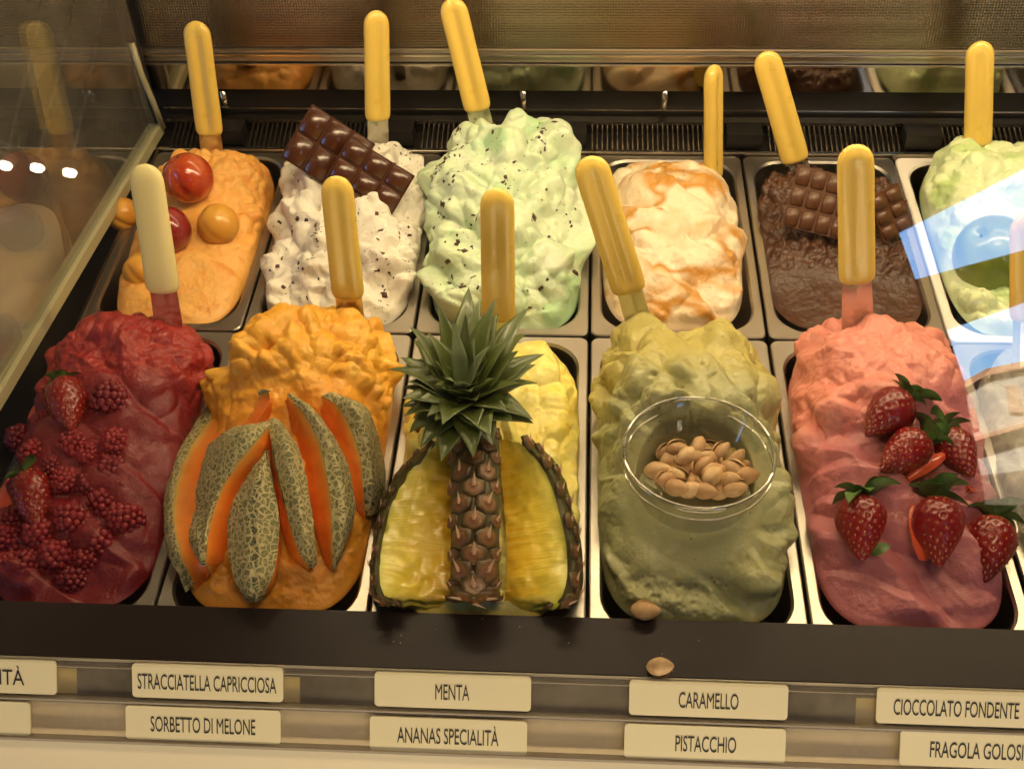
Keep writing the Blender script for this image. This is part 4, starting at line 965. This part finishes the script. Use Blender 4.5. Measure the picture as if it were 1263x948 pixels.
def shell_mesh(sign, opening, seed):
    rg = random.Random(seed); V = []; F = []; nu, nv = 20, 11; Lh, Wh = .0102, .0068
    for lay in (1., .86):
        for i in range(nu + 1):
            t = i / nu; x = -Lh + 2 * Lh * t; s = math.sin(PI * t) ** .62 * (1.05 - .22 * t)
            for j in range(nv + 1):
                a = PI * j / nv; y = math.cos(a) * Wh * s; z = math.sin(a) * Wh * .92 * s
                V.append((x * (lay if lay == 1 else .97), y * lay, z * lay * sign))
    n = (nu + 1) * (nv + 1)
    for i in range(nu):
        for j in range(nv):
            a = i * (nv + 1) + j; F.append((a, a + 1, a + nv + 2, a + nv + 1)); F.append((n + a + nv + 1, n + a + nv + 2, n + a + 1, n + a))
        for j in (0, nv):
            a = i * (nv + 1) + j; F.append((a, a + nv + 1, n + a + nv + 1, n + a))
    V = np.array(V); R = Matrix.Rotation(-opening * sign, 3, 'Y'); piv = np.array([-Lh, 0, 0]); V = (np.array(R) @ (V - piv).T).T + piv
    V += .0003 * np.stack([fbm(V, 200, 2, seed)] * 3, -1)
    return mesh_np('shell_half', V, F, True)
NUT = []
for k in range(4):
    op = (.16, .32, .46, .24)[k]; a = shell_mesh(1, op, k); b = shell_mesh(-1, op, k + 9)
    bm = bmesh.new(); bmesh.ops.create_uvsphere(bm, u_segments=14, v_segments=10, radius=1)
    for v in bm.verts: v.co = Vector((v.co.x * .0082, v.co.y * .0050, v.co.z * .0050))
    kr = from_bm('kernel', bm, True)
    a.materials.append(M_shell); b.materials.append(M_shell); kr.materials.append(M_kern); NUT.append((a, b, kr))
def pistachio(loc, rot, label, group, kind=0, s=1.0, half=False):
    T = thing('pistachio', label, 'pistachio', loc, group); T.rotation_euler = rot; T.scale = (s, s, s)
    link('shell_half', NUT[kind][0], None, T)
    if not half: link('shell_half', NUT[kind][1], None, T); link('kernel', NUT[kind][2], None, T)
    return T
nuts = [(836, 552, .2, 1), (857, 553, 1.5, 2), (874, 551, -.3, 1), (888, 556, .9, 0), (900, 563, 1.2, 2), (829, 566, .5, 0), (845, 563, .9, 1), (858, 566, -.2, 0), (888, 574, -.6, 2), (872, 563, .3, 0),
        (811, 580, .1, 0), (823, 556, .6, 3), (865, 573, 1.0, 1), (834, 585, -.5, 0), (848, 579, .3, 3), (874, 590, 1.1, 2), (901, 592, -.15, 1), (914, 575, .8, 3), (920, 586, .4, 0), (836, 600, -.3, 3),
        (855, 592, .9, 0), (852, 604, .1, 1), (870, 605, -.2, 0), (889, 604, .4, 3), (906, 601, .2, 0), (820, 590, .7, 0), (840, 573, 1.2, 0), (905, 578, -.6, 0), (880, 582, .3, 0), (860, 585, -.7, 0)]
qs = []
zf = cupc.z - CHT
for k, (px, py, az, kd) in enumerate(nuts):
    top = (k % 3 != 2)
    z = zf + .0075 + (.0085 if top else .0) + random.uniform(0, .003)
    p = at(px, py, z=z); r = Vector((p.x - cupc.x, p.y - cupc.y)); mxr = CB - .008 + (z - zf) * .22
    if r.length > mxr: r = r * (mxr / r.length); p.x, p.y = cupc.x + r.x, cupc.y + r.y
    qs.append((pistachio(p, (random.uniform(.2, 1.35), random.uniform(-.35, .35), az), 'pistachio in the cup', 'pistachios heaped in the clear cup', kd, random.uniform(.96, 1.12)), px, py))
ordn = ['leftmost', 'second from left', 'third from left', 'third from right', 'second from right', 'rightmost']
qs.sort(key=lambda q: q[2])
for r in range(5):
    for c_, q in enumerate(sorted(qs[r * 6:r * 6 + 6], key=lambda q: q[1])):
        q[0]['label'] = 'tan pistachio in the clear cup, ' + ordn[c_] + ' in the ' + ('rearmost', 'second', 'middle', 'fourth', 'frontmost')[r] + ' row of nuts'
p, n_ = hit('pist', 795, 754); pistachio(at(796, 752, z=.011), (.9, .1, .1), 'single pistachio lying at the front rim of the pistachio pan', None, 0, 1.15)
pistachio(at(815, 823, z=.0092), (.3, .0, -.05), 'single pistachio shell lying on the dark ledge', None, 1, 1.05)

# ------------------------------------------------------------------ strawberries
M_straw = mat('strawberry_skin', (.42, .015, .012), .32, 0, Subsurface_Weight=.08, Coat_Weight=.3, Coat_Roughness=.16); g = N(M_straw); g.b.inputs['Subsurface Radius'].default_value = (.004, .001, .001)
sx = g.n('ShaderNodeSeparateXYZ'); g.l(g.coord(), sx.inputs[0]); oi = g.n('ShaderNodeObjectInfo'); _b = g.mix(oi.outputs['Random'], g.mix(g.noise(g.coord(), 60, 3), (.30, .009, .008), (.13, .003, .005)), (.16, .004, .006)); g.col(g.mix(g.ramp(sx.outputs[2], [(.0125, (0,) * 3), (.0165, (.8,) * 3)]), _b, (.55, .20, .08)))
M_seed = mat('strawberry_seed', (.34, .13, .04), .45); M_calyx = mat('calyx_green', (.06, .14, .03), .45); g = N(M_calyx); g.col(g.mix(g.noise(g.coord(), 150, 3), (.045, .11, .025), (.14, .24, .06)))
M_cut = mat('strawberry_cut', (.62, .09, .04), .25, 0, Subsurface_Weight=.3, Coat_Weight=.5); N(M_cut).b.inputs['Subsurface Radius'].default_value = (.006, .002, .001)
def straw_profile(t): return .0150 * (math.sin(PI * t ** .72) ** .62) * (1.06 - .40 * t)   # t: 0 crown, 1 tip
SEEDS = []
nS = 130
for k in range(nS):
    t = .07 + .88 * (k / nS); SEEDS.append((t, k * GAg))
def straw_meshes(seed):
    L = .038; nu, nv = 96, 72; V = []; F = []
    T_ = np.linspace(0, 1, nv)[:, None] * np.ones((1, nu)); A_ = np.linspace(0, 2 * PI, nu, endpoint=False)[None, :] * np.ones((nv, 1))
    Rr = np.vectorize(straw_profile)(np.clip(T_, 1e-4, 1 - 1e-4)); X = Rr * np.cos(A_); Y = Rr * np.sin(A_) * .9; Z = -L * T_ + L * .42
    P = np.stack([X, Y, Z], -1); P += fbm(P, 60, 2, seed)[..., None] * .0014 * np.stack([np.cos(A_), np.sin(A_), 0 * A_], -1)
    sp_ = np.array([[straw_profile(t) * math.cos(a), straw_profile(t) * math.sin(a) * .9, -L * t + L * .42] for t, a in SEEDS])
    dmin = np.min(np.linalg.norm(P[:, :, None, :] - sp_[None, None], axis=-1), -1)
    dr = np.stack([np.cos(A_), np.sin(A_), 0 * A_], -1); P2 = P - dr * (.0009 * np.exp(-(dmin / .0011) ** 2))[..., None]
    i = np.arange(nu * nv).reshape(nv, nu); j = np.roll(i, -1, axis=1)
    Fq = np.stack([i[:-1], j[:-1], j[1:], i[1:]], -1).reshape(-1, 4)
    body = mesh_np('body', P2.reshape(-1, 3), Fq[:, ::-1], True); body.materials.append(M_straw)
    V = []; F = []
    for (t, a), s in zip(SEEDS, sp_):
        n = Vector((math.cos(a), math.sin(a), .25 - .5 * t * 1.4)).normalized(); up_ = Vector((0, 0, 1)); b = n.cross(up_).normalized(); c = b.cross(n); c0 = Vector(s) - n * .0004; b0 = len(V)
        for q in range(6):
            an = q * PI / 3; V.append(tuple(c0 + b * math.cos(an) * .00045 + c * math.sin(an) * .00085))
        V.append(tuple(c0 + n * .0006))
        for q in range(6): F.append((b0 + q, b0 + (q + 1) % 6, b0 + 6))
    sd = mesh_np('seeds', V, F, True); sd.materials.append(M_seed)
    return body, sd
SB = [straw_meshes(k) for k in range(3)]
def calyx_leaf(seed):
    rg = random.Random(seed); V = []; F = []; ny, nx = 8, 4; L = .0150 * rg.uniform(.85, 1.15); cu = rg.uniform(-.5, .5)
    for s in (0, 1):
        for j in range(ny + 1):
            t = j / ny; wv = .0042 * (math.sin(PI * (t * .86 + .14)) ** .8) + .0001
            for i in range(nx + 1):
                u = i / nx * 2 - 1; V.append((u * wv, t * L, .004 * math.sin(t * 2.2) * (1 + cu) - .010 * t * t * (.5 - cu) + .3 * wv * abs(u) - s * .0005))
    n = (nx + 1) * (ny + 1)
    for j in range(ny):
        for i in range(nx):
            a = j * (nx + 1) + i; F.append((a, a + 1, a + nx + 2, a + nx + 1)); F.append((n + a + nx + 1, n + a + nx + 2, n + a + 1, n + a))
    me = mesh_np('calyx_leaf', V, F, True); me.materials.append(M_calyx); return me
CLF = [calyx_leaf(k) for k in range(6)]
def strawberry(key, cpx, tip, label, lift=.006, s=1.0, kind=0, group=None, lean=.35, leaves=8, ls=1.15):
    """cpx: where its middle shows, tip: where its tip shows (both picture positions, read on the heap's surface)"""
    p, n = hit(key, *cpx, 'smooth'); c = at(*cpx, z=p.z + lift); q = at(*tip, z=p.z + lift)
    dr = (q - c).normalized(); dr = (dr + Vector((0, 0, -lean))).normalized(); z = -dr
    x = z.orthogonal().normalized(); x = Quaternion(z, random.uniform(0, 6)) @ x; y = z.cross(x)
    T = thing('strawberry', label, 'strawberry', c, group); T.rotation_euler = Matrix((x, y, z)).transposed().to_euler(); T.scale = (s, s, s)
    s *= 1.28; T.scale = (s, s, s); b, sd = SB[kind % 3]; link('body', b, None, T); q_ = link('seeds', sd, None, T); q_['kind'] = 'stuff'
    for k in range(leaves):
        o = link('calyx_leaf', CLF[(k * 5 + kind) % 6], None, T); o.location = (0, 0, .0150); o.rotation_euler = (random.uniform(-.1, .55), 0, k * 2 * PI / leaves + random.uniform(-.2, .2)); q9 = ls * random.uniform(.85, 1.15); o.scale = (q9 * random.uniform(.8, 1.2), q9, q9)
    return T
def cut_piece(key, c0, c1, wd, label, lift=.008, cat='strawberry piece'):
    """curved slice of strawberry between two spots"""
    a = at(*c0, z=hit(key, *c0, 'smooth')[0].z + lift); b = at(*c1, z=hit(key, *c1, 'smooth')[0].z + lift); dr = (b - a); L = dr.length; dr.normalize(); up_ = Vector((0, -.4, .9)); sd = dr.cross(up_).normalized()
    rows = []
    for t in np.linspace(0, 1, 7):
        wv = wd * math.sin(PI * (.08 + .84 * t)) ** .6; c = a + dr * L * t + up_ * .004 * math.sin(PI * t)
        rows.append([c - sd * wv - up_ * .002, c, c + sd * wv - up_ * .002])
    G = loft(rows, 8, 24); o = solid('strawberry_slice', G, .006, M_cut, None, a); o.location = a; tag(o, label, cat); return o
K = 'straw'; gS = 'strawberries on the pink gelato'
strawberry(K, (1096, 510), (1062, 540), 'topmost strawberry on the pink gelato, leaves up, tip to the left', .008, 1.12, 0, gS, .1, 9)
strawberry(K, (1118, 558), (1080, 582), 'strawberry lying on its side just below the topmost one', .008, 1.05, 1, gS, .1)
strawberry(K, (1180, 556), (1205, 590), 'strawberry at right edge of the pink heap, half in the reflection', .006, .95, 2, gS, .1)
strawberry(K, (1062, 645), (1066, 690), 'lower left strawberry with curled leaves, tip pointing down', .010, 1.12, 2, gS, .3)
strawberry(K, (1157, 650), (1164, 700), 'biggest strawberry, lower middle, with spread leaves and tip down', .012, 1.18, 0, gS, .3, 9)
strawberry(K, (1222, 672), (1218, 716), 'lowest strawberry at the right edge of the pink heap', .006, 1.15, 1, gS, .3)
cut_piece(K, (1168, 558), (1120, 590), .0050, 'thin curved strawberry slice between two whole strawberries')
cut_piece(K, (1128, 622), (1140, 690), .0075, 'cut strawberry half tucked against the biggest strawberry')
cut_piece(K, (1216, 586), (1196, 602), .0080, 'small red strawberry piece at the right edge, under the reflection')
p, n = hit(K, 1083, 686); o = link('loose_leaf', CLF[0].copy(), None); o.location = p + Vector((-.006, 0, .003)); o.rotation_euler = (.2, .2, -1.2); tag(o, 'small loose dark green leaf on the pink gelato', 'leaf')
K = 'rasp'; gR = 'strawberries on the raspberry sorbet'
strawberry(K, (83, 497), (88, 545), 'upper strawberry on the raspberry sorbet with thin flat leaves', .004, 1.15, 1, gR, .1, 7, .85)
strawberry(K, (41, 612), (44, 655), 'lower strawberry on the raspberry sorbet at the left edge', .004, 1.12, 2, gR, .1, 7, .85)
cut_piece(K, (56, 488), (40, 535), .0085, 'orange-red strawberry half left of the upper strawberry')
cut_piece(K, (10, 590), (6, 645), .0080, 'orange-red strawberry half at the left frame edge')

# raspberries
M_rb = mat('raspberry_skin', (.40, .018, .035), .48, 0, Subsurface_Weight=.1, Coat_Weight=.08); g = N(M_rb); g.b.inputs['Subsurface Radius'].default_value = (.003, .001, .001)
oi = g.n('ShaderNodeObjectInfo'); g.col(g.mix(g.math('MULTIPLY', oi.outputs['Random'], .7), g.mix(g.noise(g.coord(), 100, 2), (.32, .012, .020), (.16, .004, .010)), (.12, .003, .010))); g.bump(g.noise(g.coord(), 900, 3), .5, .0004)
def rasp_mesh(seed):
    rg = random.Random(seed); sq_ = rg.uniform(.85, 1.2); V = []; F = []; bm = bmesh.new(); bmesh.ops.create_icosphere(bm, subdivisions=2, radius=1); bv = np.array([v.co[:] for v in bm.verts]); bf = np.array([[v.index for v in f.verts] for f in bm.faces]); bm.free()
    k = 0
    for lat in range(7):
        th = math.radians(12 + lat * 21.5); nr_ = max(3, int(13 * math.sin(th)))
        for q in range(nr_):
            a = 2 * PI * (q + .5 * (lat % 2)) / nr_ + rg.uniform(-.1, .1); r = .0094
            c = np.array([r * math.sin(th) * math.cos(a), r * math.sin(th) * math.sin(a), r * 1.12 * sq_ * math.cos(th)]) * rg.uniform(.93, 1.05); s = .0028 * rg.uniform(.78, 1.2)
            F.append(bf + len(V) * len(bv)); V.append(bv * s + c)
    F.append(bf + len(V) * len(bv)); V.append(bv * np.array([.0092, .0092, .0105]))
    me = mesh_np('raspberry', np.concatenate(V), np.concatenate(F), True); me.materials.append(M_rb); return me
RM = [rasp_mesh(k) for k in range(5)]
rl = [(133, 493, 'raspberry just right of the upper strawberry, highest on the sorbet', 1.2), (141, 546, 'bright raspberry in the upper middle, below the highest one', 1.0), (139, 579, 'raspberry half sunk in the middle of the sorbet', 1.05),
      (88, 548, 'raspberry directly below the upper strawberry', 1.02), (44, 562, 'right one of the two raspberries above the lower strawberry', 1.12), (25, 541, 'raspberry at the left edge, highest of the left cluster', 1.05),
      (80, 594, 'raspberry touching the right side of the lower strawberry', 1.0), (93, 644, 'large raspberry right below the lower strawberry', 1.15), (49, 658, 'raspberry at the tip of the lower strawberry', 1.1),
      (68, 686, 'big raspberry lowest in the left centre', 1.15), (157, 640, 'rightmost raspberry, alone on the sorbet', 1.08), (125, 671, 'raspberry mostly sunk at the lower right of the group', 1.2),
      (8, 668, 'raspberry cut by the left frame edge', 1.0), (12, 700, 'dark raspberry low in the left corner', 1.1), (14, 642, 'dark raspberry under the strawberry half at the left edge', 1.0), (37, 697, 'raspberry between the left corner and the big lowest one', 1.0),
      (108, 560, 'small raspberry between the two columns above the middle', .85), (112, 600, 'raspberry sunk right of the one touching the lower strawberry', .95), (66, 577, 'small raspberry squeezed above the lower strawberry', .8),
      (107, 690, 'raspberry sunk beside the big lowest one', 1.0), (92, 668, 'small raspberry sunk between three big ones', .85), (24, 676, 'dark raspberry sunk near the left frame edge', .9),
      (128, 622, 'raspberry sunk left of the lone rightmost one', 1.0), (60, 520, 'small raspberry sunk left of the upper strawberry tip', .85), (150, 605, 'small raspberry sunk above the lone rightmost one', .85), (88, 716, 'raspberry sunk lowest of all near the front rim', .95)]
for k, (px, py, lb, s) in enumerate(rl):
    p, n = hit('rasp', px, py, 'smooth'); o = link('raspberry', RM[k % 5], None); o.location = at(px, py, z=p.z - .0005 - (.0045 if 'sunk' in lb else 0)); s *= 1.12
    o.rotation_euler = (random.uniform(-1.1, 1.1), random.uniform(-1.1, 1.1), random.uniform(0, 6)); o.scale = (s, s, s); tag(o, lb, 'raspberry', 'raspberries on the raspberry sorbet')

# ------------------------------------------------------------------ plums, apricots, green fruit
def fruit_mat(name, a, b, c, rough=.22, coat=.6):
    m = mat(name, a, rough, 0, Subsurface_Weight=.15, Coat_Weight=coat, Coat_Roughness=.08); g = N(m); g.b.inputs['Subsurface Radius'].default_value = (.006, .002, .001)
    co = g.coord(); x = g.mix(g.ramp(g.noise(co, 22, 3), [(.4, (0,) * 3), (.65, (1,) * 3)]), a, b); g.col(g.mix(g.ramp(g.noise(co, 500, 2), [(.62, (0,) * 3), (.72, (.5,) * 3)]), x, c)); g.bump(g.noise(co, 300, 2), .1, .0004); return m
Fm = {'red': fruit_mat('red_plum', (.42, .035, .012), (.55, .12, .02), (.6, .3, .06)), 'dark': fruit_mat('dark_plum', (.20, .006, .014), (.30, .02, .02), (.4, .1, .05)),
      'apr': fruit_mat('apricot', (.70, .33, .04), (.74, .40, .06), (.6, .2, .03), .35, .25), 'green': fruit_mat('green_fruit', (.12, .17, .02), (.20, .24, .04), (.3, .35, .1), .3, .4)}
def fruit(name, key, px, py, r, mk_, label, lift, cat, elong=1.0, crease=.10):
    bm = bmesh.new(); bmesh.ops.create_uvsphere(bm, u_segments=64, v_segments=40, radius=1)
    for v in bm.verts:
        x, y, z = v.co; a = math.atan2(y, x); s = 1 - crease * math.exp(-(a / .16) ** 2) * (1 - z * z) ** .5 - .14 * math.exp(-((1 - z) / .035)) ; v.co = Vector((x * s, y * s, z * (1 - .2 * math.exp(-(x * x + y * y) / .03)) * elong)) * r
    bm2 = from_bm('flesh_body', bm, True)
    p, n = hit(key, px, py, 'smooth'); T = thing(name, label, cat, at(px, py, z=p.z + lift)); link('skin', bm2, Fm[mk_], T); T.rotation_euler = (random.uniform(.4, .9), random.uniform(-.3, .3), random.uniform(-1.8, -1.2))
    bm = bmesh.new(); bmesh.ops.create_cone(bm, cap_ends=True, segments=8, radius1=r * .05, radius2=r * .03, depth=r * .12); o = link('stem', from_bm('stem', bm), M_flake, T); o.location = (0, 0, r * elong * .83)
fruit('plum', 'peach', 232, 220, .0265, 'red', 'large glossy red plum on top of the peach gelato', .020, 'plum')
fruit('plum', 'peach', 206, 284, .0245, 'dark', 'dark red plum half hidden behind the pale spatula', .012, 'plum')
fruit('apricot', 'peach', 269, 277, .0215, 'apr', 'golden apricot right of the pale spatula', .006, 'apricot', crease=.05)
fruit('apricot', 'peach', 151, 264, .0180, 'apr', 'small orange apricot at the left edge of the peach gelato', .010, 'apricot')
fruit('apricot', 'peach', 176, 335, .0200, 'apr', 'apricot sunk low in the peach gelato left of the spatula', -.004, 'apricot')
fruit('green_fruit', 'lime', 1228, 318, .0400, 'green', 'large green fruit in the white pan behind the reflection', -.002, 'fruit', 1.15)

# ------------------------------------------------------------------ chocolate bars
M_bar = mat('chocolate_bar', (.12, .035, .012), .27, 0, Coat_Weight=.45, Coat_Roughness=.14); g = N(M_bar); g.col(g.mix(g.noise(g.coord(), 50, 4), (.085, .026, .009), (.045, .012, .005))); g.bump(g.noise(g.coord(), 120, 3), .25, .001)
M_bard = mat('milk_chocolate_bar', (.17, .075, .032), .4, 0, Coat_Weight=.1); g = N(M_bard); g.col(g.mix(g.noise(g.coord(), 50, 4), (.115, .045, .018), (.07, .026, .010))); g.bump(g.noise(g.coord(), 120, 3), .25, .001)
def choc_bar(label, O, A, B_, nplane, P, nc, nr, m, th=.007, skip=()):
    o = atplane(*O, P, nplane); a = atplane(*A, P, nplane); b = atplane(*B_, P, nplane); n = Vector(nplane).normalized()
    x = (a - o); Lx = x.length; x.normalize(); y = (b - o); y = (y - x * y.dot(x)); Ly = y.length; y.normalize(); z = x.cross(y)
    if z.dot(n) < 0: flip = -1
    else: flip = 1
    T = thing('chocolate_bar', label, 'chocolate bar', o, 'broken chocolate bars'); T.rotation_euler = Matrix((x, y, z)).transposed().to_euler()
    sx, sy = Lx / nc, Ly / nr
    bm = bmesh.new()
    for i in range(nc):
        for j in range(nr):
            if (i, j) in skip: continue
            box_bm(bm, i * sx - (.0001 if i else 0), (i + 1) * sx, j * sy, (j + 1) * sy, -th * .6 * flip if flip > 0 else 0, 0 if flip > 0 else th * .6)
    bmesh.ops.remove_doubles(bm, verts=bm.verts, dist=.0003)
    link('slab', from_bm('slab', bm), m, T)
    bm = bmesh.new(); g_ = .0009; q = .0028; h = th * .42 * flip
    lo = [bm.verts.new(p) for p in ((g_, g_, -.0006 * flip), (sx - g_, g_, -.0006 * flip), (sx - g_, sy - g_, -.0006 * flip), (g_, sy - g_, -.0006 * flip))]
    hi = [bm.verts.new(p) for p in ((q, q, h), (sx - q, q, h), (sx - q, sy - q, h), (q, sy - q, h))]
    bm.faces.new(lo); bm.faces.new(hi)
    for k in range(4): bm.faces.new((lo[k], lo[(k + 1) % 4], hi[(k + 1) % 4], hi[k]))
    bmesh.ops.bevel(bm, geom=[e for e in bm.edges if all(abs(v.co.z - h) < 1e-5 for v in e.verts)] + [e for e in bm.edges if abs(e.verts[0].co.z - e.verts[1].co.z) > .001], offset=.0008, segments=2, affect='EDGES')
    sq = from_bm('square', bm, True); sq.materials.append(m)
    for i in range(nc):
        for j in range(nr):
            if (i, j) in skip: continue
            o2 = link('square', sq, None, T); o2.location = (i * sx, j * sy, 0)
nb = (.15, -.75, .55)
p0 = at(400, 190, y=.185)
choc_bar('upper left chocolate bar piece on the white gelato', (385, 128), (463, 178), (350, 196), nb, p0, 3, 2, M_bar)
choc_bar('lower right chocolate bar piece on the white gelato', (432, 168), (512, 217), (377, 233), nb, p0 + Vector((0, -.018, .006)), 3, 3, M_bar, skip=((0, 2),))
p1 = at(990, 250, z=.052)
choc_bar('big milk chocolate bar piece standing in the chocolate gelato', (985, 203), (1062, 222), (943, 272), (-.1, -.75, .6), p1, 4, 3, M_bard)
choc_bar('small milk chocolate piece right of the yellow spatula in the chocolate pan', (1072, 246), (1108, 226), (1080, 306), (.35, -.75, .5), at(1090, 265, z=.046), 2, 3, M_bard)
